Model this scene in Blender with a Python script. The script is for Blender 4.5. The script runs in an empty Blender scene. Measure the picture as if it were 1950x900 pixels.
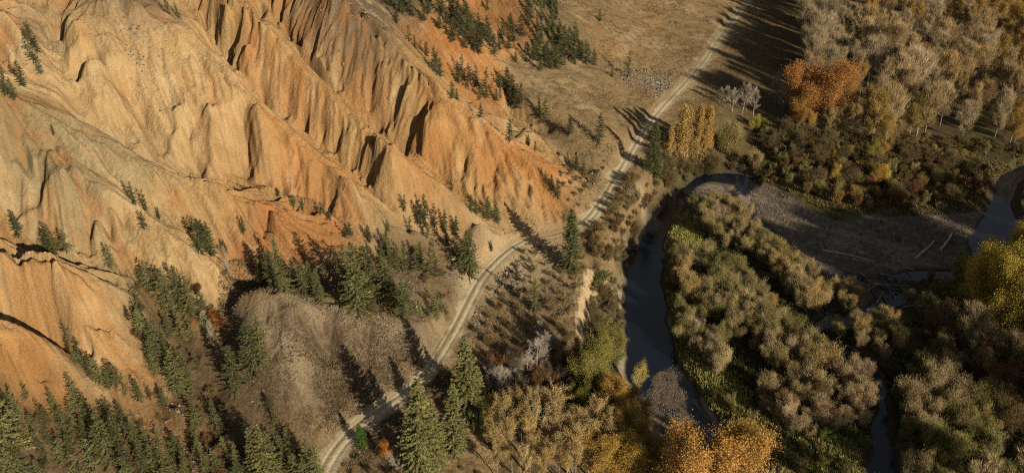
import bpy, math, random
import numpy as np
from mathutils import Vector, Matrix

# ------------------------------------------------------------------ camera, sky, sun, exposure
SC = bpy.context.scene
CAM_Z, PITCH, HFOV = 120.0, math.radians(30.0), math.radians(60.0)
PW, PH = 1950.0, 900.0
FPX = PW / 2 / math.tan(HFOV / 2)
cam_data = bpy.data.cameras.new("camera")
cam_data.angle = HFOV
cam_data.clip_start, cam_data.clip_end = 1.0, 6000.0
cam = bpy.data.objects.new("camera", cam_data)
cam.location = (0, 0, CAM_Z)
cam.rotation_euler = (math.pi / 2 - PITCH, 0, 0)
SC.collection.objects.link(cam)
SC.camera = cam

SUN_EL, SUN_AZ_DIR = math.radians(19.0), Vector((0.61, -0.79, 0)).normalized()   # horizontal direction towards the sun
sun_data = bpy.data.lights.new("sun", 'SUN')
sun_data.energy = 5.0
sun_data.angle = math.radians(0.55)
sun_data.color = (1.0, 0.86, 0.66)
sun = bpy.data.objects.new("sun", sun_data)
to_sun = Vector((SUN_AZ_DIR.x * math.cos(SUN_EL), SUN_AZ_DIR.y * math.cos(SUN_EL), math.sin(SUN_EL)))
sun.rotation_euler = to_sun.to_track_quat('Z', 'Y').to_euler()
SC.collection.objects.link(sun)
world = bpy.data.worlds.new("World")
SC.world = world
world.use_nodes = True
wn = world.node_tree
sky = wn.nodes.new('ShaderNodeTexSky')
sky.sky_type = 'NISHITA'
sky.sun_disc = False
sky.sun_elevation = SUN_EL
sky.sun_rotation = math.atan2(SUN_AZ_DIR.x, SUN_AZ_DIR.y)
hs_ = wn.nodes.new('ShaderNodeHueSaturation')
hs_.inputs['Saturation'].default_value = 0.4
wn.links.new(sky.outputs[0], hs_.inputs['Color'])
wn.links.new(hs_.outputs[0], wn.nodes['Background'].inputs[0])
wn.nodes['Background'].inputs[1].default_value = 0.05
SC.view_settings.view_transform = 'Standard'
SC.view_settings.look = 'None'
SC.view_settings.gamma = 1.0
SC.view_settings.exposure = 0.36
SC.cycles.max_bounces = 4
SC.cycles.diffuse_bounces = 1
SC.cycles.glossy_bounces = 2
SC.cycles.transparent_max_bounces = 8
SC.cycles.caustics_reflective = False
SC.cycles.caustics_refractive = False
SC.cycles.use_denoising = False
SC.cycles.filter_width = 1.15
SC.cycles.sample_clamp_indirect = 3.0

# ------------------------------------------------------------------ helpers: rays, noise
C30, S30 = math.cos(PITCH), math.sin(PITCH)
def ray(px, py):
    """direction of the line of sight through a photograph point, one metre along the camera axis"""
    a = (np.asarray(px, float) - PW / 2) / FPX
    b = (np.asarray(py, float) - PH / 2) / FPX
    return a, C30 - b * S30, -(S30 + b * C30)
def at_z(px, py, z):
    a, fy, fz = ray(px, py)
    t = (z - CAM_Z) / fz
    return a * t, fy * t
PLANE = (9.8, 192.0, 12.0, -0.50, 0.17)       # the general slope of the badlands hillside
def plane_z(x, y):
    return PLANE[2] + PLANE[3] * (x - PLANE[0]) + PLANE[4] * (y - PLANE[1])
def on_plane(px, py, off):
    a, fy, fz = ray(px, py)
    # CAM_Z + fz t = p2 + off + p3 (a t - p0) + p4 (fy t - p1)
    t = (CAM_Z - PLANE[2] - off + PLANE[3] * PLANE[0] + PLANE[4] * PLANE[1]) / (PLANE[3] * a + PLANE[4] * fy - fz)
    return a * t, fy * t, CAM_Z + fz * t

def _hash(ix, iy, seed):
    h = (ix.astype(np.int64) * 374761393 + iy.astype(np.int64) * 668265263 + seed * 974634777) & 0xffffffff
    h = ((h ^ (h >> 13)) * 1274126177) & 0xffffffff
    return ((h ^ (h >> 16)) & 0xffffff) / float(0x1000000)
def vnoise(x, y, seed=0):
    ix, iy = np.floor(x), np.floor(y)
    fx, fy = x - ix, y - iy
    u, v = fx * fx * (3 - 2 * fx), fy * fy * (3 - 2 * fy)
    a, b = _hash(ix, iy, seed), _hash(ix + 1, iy, seed)
    c, d = _hash(ix, iy + 1, seed), _hash(ix + 1, iy + 1, seed)
    return (a * (1 - u) + b * u) * (1 - v) + (c * (1 - u) + d * u) * v
def fbm(x, y, octaves=4, seed=0, gain=0.5):
    s, amp, tot = 0.0, 1.0, 0.0
    for o in range(octaves):
        s = s + amp * vnoise(x * 2.03 ** o + 17.3 * o, y * 2.03 ** o - 9.1 * o, seed + o)
        tot += amp
        amp *= gain
    return s / tot * 2 - 1                      # about -1..1
def sstep(a, b, x):
    t = np.clip((x - a) / (b - a), 0, 1)
    return t * t * (3 - 2 * t)

# ------------------------------------------------------------------ terrain control lines
# P: (photo x, photo y, metres above/below the general hillside plane); Z: (photo x, photo y, elevation)
P_LINES = [
 # far main ridge, its crest
 [(600,-60,6),(640,0,8),(700,35,8),(760,80,8),(805,150,8),(830,168,8.5),(870,205,7),(930,250,6.5),(1000,300,5.5),(1050,345,4.5),(1075,385,2.0)],
 # gully in front of it
 [(440,-60,-5),(490,-5,-6),(545,70,-7),(600,138,-7),(645,195,-8),(700,247,-8),(745,283,-8),(800,318,-6),(860,362,-5),(915,408,-3)],
 # crest of second ridge
 [(400,-60,2),(455,5,3),(500,50,3.5),(550,92,3),(600,142,2.5),(645,198,2),(700,250,1.5),(738,283,6.5),(775,308,3.5),(820,340,1.5),(850,362,1),(905,405,0.5),(930,428,0)],
 # gully between second and third
 [(340,-40,-5),(395,40,-6),(430,105,-7),(470,180,-8),(520,222,-8),(575,262,-8),(630,300,-7),(672,336,-6),(735,390,-4),(790,428,-2)],
 # crest of third ridge
 [(200,-60,4),(262,2,5),(330,42,5),(390,80,4.5),(430,125,4),(468,188,3),(520,226,2.5),(575,266,2),(630,306,1),(655,333,0),(690,356,-1)],
 # knob below the second ridge gully
 [(640,362,-1),(665,358,1.5),(700,375,1.0),(740,405,0),(772,430,-1)],
 # gully in front of third
 [(85,-40,-5),(92,30,-6),(105,110,-7),(122,175,-7),(147,232,-9),(235,289,-9.5),(300,319,-10),(352,340,-10.5),(430,365,-11),(520,378,-10),(600,400,-7),(690,450,-5),(760,480,-4)],
 [(800,178,4.5),(786,212,0.5),(768,262,-4.5),(757,288,-7)],[(838,175,8.5),(818,215,6.5),(800,262,2),(795,305,-4)],
 [(648,205,-8),(690,244,-9),(722,268,-10)],
 # sub spurs of third flank
 [(120,40,-1),(150,25,2)],[(165,125,-2),(130,150,-4)],
 # small strip above fourth ridge
 [(-40,0,-1),(10,20,0),(60,80,-2),(95,140,-4),(130,200,-5.5)],
 [(-60,20,-3),(20,90,-4.5),(50,130,-5),(90,180,-6)],
 # crest of fourth ridge
 [(-60,140,2),(0,180,2),(60,188,1.5),(150,235,1),(235,290,1),(300,318,0.6),(352,340,0.2),(430,366,0),(500,374,-1),(550,390,-2),(610,412,-2.5),(660,445,-3),(700,468,-3.5)],
 # gully of trees under fourth ridge
 [(215,345,-4),(255,395,-5),(310,435,-6),(370,465,-7),(420,498,-7.5),(450,540,-7.5)],
 # crest spur below it
 [(90,330,0),(160,345,0),(215,372,-1),(260,405,-2.5),(330,445,-4),(390,485,-4.5),(430,512,-5)],
 # rounded nose spurs on that flank
 [(165,385,-2),(175,430,-4.5)],[(230,390,-2.5),(245,440,-5)],
 # gully behind fifth ridge
 [(-60,420,-10),(0,444,-11),(50,469,-11.5),(110,497,-11.5),(175,524,-10),(240,530,-9),(300,545,-9)],
 # nose of the left middle spur
 [(335,490,-5),(375,495,-5),(410,520,-6),(430,550,-7.5)],
 # crest of fifth ridge
 [(-60,430,3),(0,455,2.8),(50,480,2),(110,505,0.5),(175,530,-1.5),(225,548,-4.5),(262,570,-7),(290,600,-9.5)],
 # gully in front of the fifth
 [(-60,568,-12),(0,588,-12),(50,612,-12.5),(112,634,-12.5),(135,655,-12)],
 # crest of sixth
 [(-60,575,-3),(0,592,-3.5),(55,618,-4.5),(112,638,-7),(160,690,-11)],
 [(-60,640,-12),(45,652,-12.5),(90,667,-13),(140,690,-13)],
 [(-60,660,-6),(45,662,-6.5),(90,676,-8),(140,700,-10.5),(170,725,-12)],
 # low spurs at the left
 [(160,640,-8),(230,618,-8.5),(280,630,-10)],
 [(135,700,-11),(180,735,-12.5),(240,770,-14)],
 [(200,690,-9),(260,715,-10.5),(310,735,-12.5)],
 [(320,775,-11),(345,790,-10.5),(375,830,-13)],
 [(130,655,-13),(165,710,-14),(205,740,-15),(300,765,-15.5),(330,765,-15)],
 # toe of the left slopes
 [(-60,720,-14),(0,740,-14),(60,770,-16),(180,800,-17),(300,850,-17),(420,850,-16)],
 [(-60,960,-18),(100,930,-19),(250,930,-18),(420,930,-14)],
 # tree gully in the middle left
 [(300,600,-12),(330,660,-13),(370,700,-14),(420,760,-14)],
 [(400,560,-9.5),(440,600,-10),(450,660,-12)],
 # slope behind the far main ridge
 [(660,-60,0),(740,20,-1),(800,80,-3),(850,160,-5),(900,215,-6),(960,262,-6),(1040,305,-5),(1100,340,-2)],
 [(760,-60,3),(800,30,1),(870,60,1.5),(905,90,1),(950,125,-1),(990,170,-3)],
 [(870,150,-6),(930,185,-7),(980,215,-7),(1050,262,-5)],
 [(880,195,-2),(930,235,-2),(1000,262,-2.5),(1060,280,-2)],
 [(850,-60,-1),(930,45,-5),(1000,90,-6),(1080,120,-5)],
 [(950,-60,6),(1010,0,3),(1060,50,-2),(1110,90,-5)],
]
Z_LINES = [
 # toe and fans along the dirt road
 [(1075,405,13),(1050,430,12.5),(990,438,13),(930,440,14),(880,452,15),(800,452,17),(740,470,18.5)],
 # grassy slope left of the far road
 [(960,108,27),(1010,135,24),(1060,160,21.5),(1110,200,19),(1160,245,16),(1190,280,13)],
 [(1000,180,24),(1050,215,20),(1090,260,17),(1130,300,15)],
 [(1100,60,24),(1180,110,15),(1240,140,10.5)],
 [(1150,-60,26),(1200,0,17),(1260,60,12),(1300,100,9)],
 [(1250,-60,20),(1330,-20,12),(1390,0,8.5)],
 # road
 [(1470,-60,8),(1425,0,8),(1380,60,8),(1335,125,8.5),(1290,175,9),(1250,220,9.5),(1215,270,10),(1190,310,10.5),(1165,350,11),(1140,390,11.5),(1110,425,12),(1060,445,12),(1000,455,12),(965,480,12),(925,520,12),(900,560,12),(880,600,12),(860,640,12),(830,690,12),(785,740,12),(740,770,12),(690,805,12),(655,835,12),(630,870,12),(610,910,12),(590,960,12)],
 # terrace, right of the road
 [(1600,-60,6),(1500,0,6.5),(1450,80,6.5),(1390,150,7),(1330,220,8),(1270,280,9),(1230,340,10),(1205,385,10),(1175,440,10),(1140,490,10.5),(1122,515,10.5)],
 [(1117,530,10),(1108,590,9.5),(1100,640,9),(1092,672,8)],
 [(1000,640,9.5),(950,720,9),(880,800,9.5),(800,880,10),(720,930,11)],
 [(1050,600,10),(980,560,11),(1000,510,11.5)],
 # foot of the cut bank
 [(1134,522,5),(1130,560,4.5),(1122,600,4),(1115,650,3.5),(1110,690,3.5)],
 [(1160,500,5),(1210,420,4),(1250,365,4),(1300,320,4)],
 # bank edge above the river
 [(1188,520,1.2),(1186,620,1.2),(1190,700,1.2),(1215,760,1.2),(1250,830,1.0),(1280,930,1.0)],
 [(1205,470,0.6),(1240,405,0.6),(1270,375,0.8),(1310,340,0.8),(1340,326,0.8),(1410,326,1.0)],
 [(1120,760,3),(1000,860,4.5),(950,930,5)],
 # flood plain on the right
 [(1420,230,4),(1480,290,2.5),(1560,340,1.6)],[(1560,150,4),(1700,60,3),(1800,-60,3)],[(1500,330,1.4),(1700,390,1.2),(1830,400,1.0),(1900,330,1.2)],
 [(1300,480,1.2),(1400,480,1.3),(1500,560,1.2),(1500,640,1.2),(1600,720,1.2),(1700,650,1.2),(1800,600,1.2),(1950,560,1.2)],
 [(1300,600,1.0),(1330,720,1.1),(1400,800,1.2),(1500,860,1.2),(1750,840,1.2),(1950,750,1.2),(1950,930,1.2)],
 [(1500,440,0.9),(1600,460,0.9),(1750,460,0.9),(2200,300,1.5),(2200,0,2)],[(2200,600,1.2),(2200,930,1.2),(1400,980,1.0)],
 # grassy mound between the tree gully and the road
 [(432,590,26),(442,568,29),(490,549,31.8),(540,560,30.8),(600,574,29),(660,590,26.5),(720,602,23.2),(790,612,19.5),(845,620,16)],
 [(860,636,12.6),(815,690,12.6),(770,735,12.6),(720,762,12.6),(680,790,13),(600,800,14.5),(540,790,16),(500,760,18),(470,710,21),(450,650,24)],
 [(500,620,28.5),(540,680,24.5),(560,740,19.5)],[(610,620,23),(640,690,17),(650,750,14)],[(680,620,23),(715,665,19.5),(735,710,15)],[(735,640,18.5),(760,690,14.3)],
 # low ground between the mound foot and lower trees
 [(430,820,17),(520,840,14),(600,850,12.5)],[(420,930,17),(540,930,13)],
 # belt of trees behind the mound
 [(470,535,27),(560,545,24.5),(640,555,22),(700,570,19.5),(760,590,17.5),(830,600,15)],
 [(760,520,20),(800,512,20),(840,540,17.5),(850,570,15.5)],
 [(700,500,20),(760,500,18.5),(850,500,15.5),(890,530,13)],
]
# ------------------------------------------------------------------ terrain: one elevation field in world metres
GX0, GY0, GN = -300.0, 20.0, 640          # one-metre grid
pts = []
for k, ln in enumerate(P_LINES):
    # the three great gullies are cut deeper, the crests between them stand higher
    q = [on_plane(a, b, c * 1.22 if k in (1, 3, 9) else (c + 1.0 if k in (0, 2, 7) else c)) for a, b, c in ln]
    pts.append(q)
for ln in Z_LINES:
    q = []
    for (px, py, z) in ln:
        x, y = at_z(px, py, z)
        q.append((float(x), float(y), float(z)))
    pts.append(q)
samples = []
for q in pts:
    for a, b in zip(q[:-1], q[1:]):
        n = max(1, int(math.hypot(b[0] - a[0], b[1] - a[1]) / 0.5))
        for i in range(n + 1):
            t = i / n
            samples.append([a[k] + (b[k] - a[k]) * t for k in range(3)])
samples = np.array(samples)

def solve(step):
    n = int(GN / step)
    ix = np.floor((samples[:, 0] - GX0) / step).astype(int)
    iy = np.floor((samples[:, 1] - GY0) / step).astype(int)
    ok = (ix >= 0) & (iy >= 0) & (ix < n) & (iy < n)
    s, c = np.zeros((n, n)), np.zeros((n, n))
    np.add.at(s, (iy[ok], ix[ok]), samples[ok, 2])
    np.add.at(c, (iy[ok], ix[ok]), 1)
    return n, s / np.maximum(c, 1), c > 0

def border(n, step):
    x = GX0 + (np.arange(n) + 0.5) * step
    y = GY0 + (np.arange(n) + 0.5) * step
    X, Y = np.meshgrid(x, y)
    hill = np.clip(plane_z(X, Y), -50, 105)
    toe = np.clip(hill - 16 * sstep(170, 90, Y), 2.0, 105)
    return X, Y, toe

H = None
for step in (32, 16, 8, 4, 2, 1):
    n, val, fixed = solve(step)
    X, Y, bz = border(n, step)
    if H is None:
        H = bz.copy()
    else:
        H = np.repeat(np.repeat(H, 2, 0), 2, 1)[:n, :n]
    edge = np.zeros((n, n), bool)
    edge[0] = edge[-1] = edge[:, 0] = edge[:, -1] = True
    fix = fixed | edge
    tgt = np.where(fixed, val, bz)
    H = np.where(fix, tgt, H)
    for it in range(120 if step > 1 else 70):
        P = np.pad(H, 1, mode='edge')
        A = (P[:-2, 1:-1] + P[2:, 1:-1] + P[1:-1, :-2] + P[1:-1, 2:]) / 4
        H = np.where(fix, tgt, A)
def blur(a, r):
    k = np.exp(-0.5 * (np.arange(-3 * r, 3 * r + 1) / r) ** 2)
    k /= k.sum()
    m = len(k) // 2
    p = np.pad(a, m, mode='edge')
    p = sum(k[i] * p[i:i + a.shape[0], :] for i in range(len(k)))
    return sum(k[i] * p[:, i:i + a.shape[1]] for i in range(len(k)))
H1 = blur(H, 1)
HB = blur(H, 3)                              # smooth field that gives the direction of the rills
GYg, GXg = np.gradient(HB)
def sample(F, x, y):
    u = np.clip(x - GX0 - 0.5, 0, GN - 1.001)
    v = np.clip(y - GY0 - 0.5, 0, GN - 1.001)
    i, j = u.astype(int), v.astype(int)
    fu, fv = u - i, v - j
    return (F[j, i] * (1 - fu) + F[j, i + 1] * fu) * (1 - fv) + (F[j + 1, i] * (1 - fu) + F[j + 1, i + 1] * fu) * fv

def line_d(x, y, line, vals=None):
    d = np.full(x.shape, 1e9)
    along = np.zeros(x.shape)
    side = np.zeros(x.shape)
    val = np.zeros(x.shape)
    s0 = 0.0
    for k in range(len(line) - 1):
        (ax, ay), (bx, by) = line[k][:2], line[k + 1][:2]
        ex, ey = bx - ax, by - ay
        L = math.hypot(ex, ey)
        t = np.clip(((x - ax) * ex + (y - ay) * ey) / (L * L + 1e-9), 0, 1)
        dd = np.hypot(x - ax - t * ex, y - ay - t * ey)
        m = dd < d
        d = np.where(m, dd, d)
        along = np.where(m, s0 + t * L, along)
        side = np.where(m, np.sign((x - ax) * ey - (y - ay) * ex), side)
        if vals is not None:
            val = np.where(m, vals[k] + (vals[k + 1] - vals[k]) * t, val)
        s0 += L
    return d, along, side, val
def smooth_line(q, n=8):
    """Catmull-Rom through the points"""
    q = [np.array(p, float) for p in q]
    q = [2 * q[0] - q[1]] + q + [2 * q[-1] - q[-2]]
    out = []
    for i in range(1, len(q) - 2):
        for k in range(n):
            t = k / n
            out.append(0.5 * ((2 * q[i]) + (-q[i - 1] + q[i + 1]) * t + (2 * q[i - 1] - 5 * q[i] + 4 * q[i + 1] - q[i + 2]) * t * t
                              + (-q[i - 1] + 3 * q[i] - 3 * q[i + 1] + q[i + 2]) * t ** 3))
    out.append(q[-2])
    return out
def hit_smooth(px, py):
    """line of sight through a photograph point, followed to the smooth land"""
    a, fy, fz = ray(px, py)
    t = 60.0
    while t < 600:
        if CAM_Z + fz * t < float(sample(H1, np.array(a * t), np.array(fy * t))):
            break
        t += 0.5
    return float(a * t), float(fy * t)
# single gullies (-) and spurs (+) one can pick out on the slopes: points in the photograph, depth, half width in metres
FEATURES = [
 ([(360,212),(362,250),(372,292),(396,336)], -4.0, 4.5),([(210,118),(258,188),(300,250),(345,308),(372,334)], -3.4, 5.0),([(262,180),(282,235),(318,284)], -2.5, 3.5),
 ([(464,186),(466,240),(474,300),(494,348)], -5.0, 4.5),([(486,200),(492,250),(505,300),(520,350)], 2.8, 5.0),([(565,285),(560,330),(556,372)], -1.4, 3.5),([(608,318),(606,350),(612,386)], -1.4, 3.2),([(585,300),(584,345),(590,385)], 0.9, 3.5),
 ([(430,240),(436,290),(440,345)], -2.3, 3.5),([(400,200),(412,260),(425,335)], 2.3, 4.5),([(330,190),(345,250),(365,300)], 2.2, 5.0),([(318,150),(325,200),(335,260)], -2.5, 3.5),
 ([(412,8),(406,45),(416,80),(424,98)], -3.7, 4.0),([(462,58),(440,76),(424,98),(428,120)], -4.7, 3.5),([(440,20),(432,50),(428,75)], 2.8, 4.5),([(470,90),(468,140),(480,175)], 2.8, 4.0),
 ([(500,145),(502,170),(506,205)], -2.8, 3.0),([(545,150),(544,190),(548,232)], -2.0, 3.2),([(592,215),(580,235),(574,258)], -1.7, 2.8),([(622,222),(610,255),(606,288)], -1.9, 3.0),([(652,232),(636,265),(630,296)], -1.9, 3.0),([(696,262),(684,290),(676,330)], -1.6, 2.6),
 ([(606,225),(596,250),(590,275)], 1.1, 2.6),([(638,232),(624,262),(618,290)], 1.1, 2.6),([(670,245),(660,275),(652,312)], 1.1, 2.8),
 ([(736,288),(716,312),(700,338),(692,352)], -2.7, 3.2),([(745,292),(742,330),(728,380)], 1.2, 4.5),
 ([(613,46),(600,80),(592,110),(590,130)], -2.5, 3.2),([(560,20),(548,50),(545,75)], -1.7, 3.0),([(500,0),(494,24),(492,38)], -3.1, 3.0),([(535,-5),(528,30),(526,56)], -2.2, 3.0),([(648,60),(632,110),(626,165)], 1.4, 4.0),
 ([(655,105),(645,150),(640,185)], -1.6, 3.0),([(712,150),(706,190),(704,235)], -1.9, 3.2),([(735,120),(728,170),(735,240)], 1.6, 4.5),([(690,100),(684,150),(680,215)], 1.2, 4.0),
 ([(762,140),(758,190),(750,250)], -1.6, 3.0),([(826,166),(796,205),(774,245),(746,280)], -2.7, 3.4),([(812,204),(790,236),(772,272),(760,296)], -2.3, 3.0),([(780,165),(770,205),(764,235)], 1.2, 3.0),
 ([(896,290),(880,315),(864,342)], -1.3, 3.0),([(956,300),(938,330),(916,364)], -1.4, 3.0),([(870,250),(852,290),(830,322)], -1.0, 3.4),([(925,285),(905,320),(890,352)], 0.9, 4.0),([(985,330),(975,365),(962,400)], -0.8, 3.0),([(1010,345),(1004,380),(1000,412)], -0.7, 2.6),([(850,215),(838,255),(815,305)], 0.9, 4.5),
 ([(130,30),(112,58),(104,82)], -5.0, 3.5),([(162,116),(140,140),(124,162)], -4.0, 3.0),([(160,60),(155,90),(165,115)], 2.8, 5.0),([(205,75),(215,120),(222,165)], 2.5, 5.0),([(225,215),(238,255),(250,285)], -2.2, 3.5),([(180,130),(195,180),(215,240)], 2.8, 5.5),
 ([(521,395),(500,418),(484,444)], -3.0, 3.0),([(535,400),(545,425),(560,460)], 1.6, 5.0),([(470,380),(468,405),(466,425)], -2.3, 3.0),
 ([(640,362),(628,382),(622,398)], -1.6, 2.6),([(40,270),(60,330),(75,400)], -2.8, 4.0),([(95,280),(120,340),(140,400)], 2.3, 5.0),([(150,330),(165,390),(175,440)], -2.5, 3.5),([(25,320),(30,370),(40,420)], -2.2, 3.5),
 ([(200,395),(198,430),(204,470)], -2.3, 2.6),([(170,398),(166,440),(170,480)], -2.2, 2.6),([(235,390),(232,430),(236,470)], -2.2, 2.6),([(185,400),(183,435),(188,470)], 1.9, 2.6),([(218,395),(216,430),(222,465)], 1.9, 2.6),
 ([(350,505),(340,525),(345,550)], -2.8, 2.8),([(175,638),(162,668),(166,690)], -4.0, 2.6),([(35,470),(40,520),(60,580)], -1.9, 4.0),([(100,520),(130,570),(160,620)], 2.2, 5.0),([(150,545),(175,580),(190,620)], -1.9, 3.5),
 ([(598,592),(612,645),(620,705)], -2.2, 3.6),([(678,612),(698,655),(704,705)], -2.4, 3.4),([(545,590),(575,650),(600,730)], 1.6, 4.0),([(742,620),(764,650),(776,690)], -2.0, 3.0),([(640,600),(655,655),(662,720)], 1.4, 3.5),([(500,580),(505,640),(520,700)], -1.6, 3.0),
 ([(30,640),(28,690),(26,720)], -2.3, 3.0),([(80,700),(84,730),(90,752)], -2.0, 3.0),
]
FEAT = []
for pix, dep, wid in FEATURES:
    FEAT.append((smooth_line([hit_smooth(px, py) for px, py in pix], 4), dep, wid))

def rills(x, y, dx, dy):
    """erosion marks that follow the direction (dx, dy) across the slope"""
    ix, iy = np.floor(x), np.floor(y)
    fx, fy = x - ix, y - iy
    h = gx = gy = wt = 0.0
    for i in (-1, 0, 1):
        for j in (-1, 0, 1):
            px = fx - i - (0.25 + 0.5 * _hash(ix + i, iy + j, 11))
            py = fy - j - (0.25 + 0.5 * _hash(ix + i, iy + j, 29))
            w = np.exp(-(px * px + py * py) * 2.2)
            ph = 6.2832 * (px * dx + py * dy)
            h = h + np.cos(ph) * w
            s = -np.sin(ph) * w
            gx = gx + s * dx
            gy = gy + s * dy
            wt = wt + w
    return h / wt, gx / wt, gy / wt

def poly_sd(x, y, poly):
    """signed distance to a polygon given in metres, negative inside"""
    poly = np.asarray(poly)
    d = np.full(x.shape, 1e9)
    inside = np.zeros(x.shape, bool)
    for (ax, ay), (bx, by) in zip(poly, np.roll(poly, -1, 0)):
        ex, ey = bx - ax, by - ay
        t = np.clip(((x - ax) * ex + (y - ay) * ey) / (ex * ex + ey * ey + 1e-9), 0, 1)
        d = np.minimum(d, np.hypot(x - ax - t * ex, y - ay - t * ey))
        c = ((ay > y) != (by > y)) & (x < (bx - ax) * (y - ay) / (by - ay + 1e-12) + ax)
        inside ^= c
    return np.where(inside, -d, d)
def zpoly(pix, z=0.0, n=5):
    q = [at_z(px, py, z) for px, py in pix]
    return [tuple(p) for p in smooth_line([(float(a), float(b)) for a, b in q + q[:1]], n)][:-1]

ROAD_PIX = [(1490,-90,8),(1425,0,8),(1380,60,8),(1335,125,8.5),(1290,175,9),(1250,220,9.5),(1215,270,10),(1190,310,10.5),(1165,350,11),(1140,390,11.5),(1108,425,12),(1062,447,12),(1005,458,12),(965,480,12),(925,520,12),(900,560,12),(880,600,12),(858,640,12),(826,690,12),(783,740,12),(738,772,12),(690,805,12),(655,838,12),(630,872,12),(610,910,12),(585,960,12),(560,1030,12)]
road_line = smooth_line([(*map(float, at_z(px, py, z)), z) for px, py, z in ROAD_PIX], 6)
ROAD_W = [2.0] * len(road_line)

# water: (outline in the photograph, depth in metres)
CHANNELS = [
 ([(1300,900),(1262,830),(1228,768),(1196,725),(1188,680),(1186,620),(1187,560),(1192,535),(1184,512),(1192,490),(1207,468),(1217,440),(1240,408),(1268,378),(1296,356),(1330,334),(1380,328),(1428,338),(1440,350),(1425,372),(1400,368),(1395,352),(1350,348),(1325,358),(1306,385),(1285,420),(1270,455),(1264,500),(1263,545),(1272,595),(1281,645),(1292,690),(1322,740),(1350,785),(1375,830),(1350,900)], 0.9),
 ([(1382,360),(1400,362),(1425,385),(1436,405),(1470,440),(1505,480),(1540,505),(1600,522),(1660,528),(1720,514),(1800,515),(1900,512),(1900,532),(1800,534),(1720,534),(1650,545),(1560,520),(1500,498),(1460,462),(1425,428),(1400,395)], 0.7),
 ([(1960,310),(1920,328),(1896,345),(1882,385),(1862,420),(1845,450),(1850,480),(1880,500),(2000,480),(2100,420),(2000,430),(1945,420),(1930,385),(1945,350),(2000,300)], 1.2),
 ([(1655,540),(1700,545),(1745,548),(1730,575),(1712,590),(1700,602),(1655,602),(1640,590),(1668,570)], 0.7),
 ([(1545,618),(1565,600),(1600,600),(1640,606),(1650,618),(1610,628),(1575,626),(1560,640),(1600,665),(1650,692),(1680,715),(1690,750),(1700,800),(1704,850),(1712,960),(1640,960),(1655,860),(1664,790),(1672,745),(1645,712),(1590,685),(1545,655)], 0.7),
]
BARS = [   # gravel bars: outline, rise over the water
 [(1300,372),(1330,345),(1380,345),(1440,352),(1480,365),(1540,400),(1600,425),(1700,405),(1830,405),(1870,420),(1840,470),(1820,510),(1720,512),(1660,528),(1600,520),(1540,500),(1470,440),(1400,400),(1330,390)],
 [(1205,770),(1250,715),(1290,712),(1340,790),(1345,840),(1300,880),(1240,840)],
 [(1480,470),(1560,505),(1640,540),(1650,600),(1560,600),(1500,560)],
]
CH_W = [(zpoly(p), d) for p, d in CHANNELS]
BAR_W = [zpoly(p) for p in BARS]
ISLAND_SHALLOW = zpoly([(1208,735),(1235,690),(1292,688),(1342,780),(1350,850),(1300,900),(1240,850)])
CUT = [tuple(map(float, at_z(px, py, z))) for px, py, z in [(1150,522,8),(1128,520,8),(1120,545,8),(1112,600,7.5),(1102,618,7.5),(1106,650,7),(1100,685,6)]]

def ppoly(pix):
    return [tuple(map(float, on_plane(px, py, 0)[:2])) for px, py in pix]
MOUND_POLY = [tuple(map(float, at_z(px, py, z))) for px, py, z in [(425,600,27),(440,562,32),(490,543,33.5),(600,568,29),(720,597,23),(850,614,16),(868,636,12),(820,690,12),(770,735,12),(690,795,12),(600,805,14),(520,795,16),(480,730,20),(445,650,24)]]
BAD_PIX = [(1120,342,12),(1085,392,13),(1062,425,13),(1000,434,13.5),(930,440,14),(880,446,16),(800,450,18),(740,468,19.5),(700,485,21),(620,505,24),(540,520,26),(470,535,28),(430,560,30),(380,590,31),(300,610,29),(330,640,27),(300,700,26),(380,760,22),(400,840,19),(330,850,21),(200,800,26),(60,780,28),(-80,740,32)]
BAD_POLY = [tuple(map(float, at_z(*p))) for p in BAD_PIX] + [(-420, 40), (-420, 700), (-40, 700)] + [tuple(map(float, on_plane(px, py, 0)[:2])) for px, py in [(1010,-60),(1000,0),(1040,60),(960,105),(990,165),(1030,235),(1080,290)]]

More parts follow.
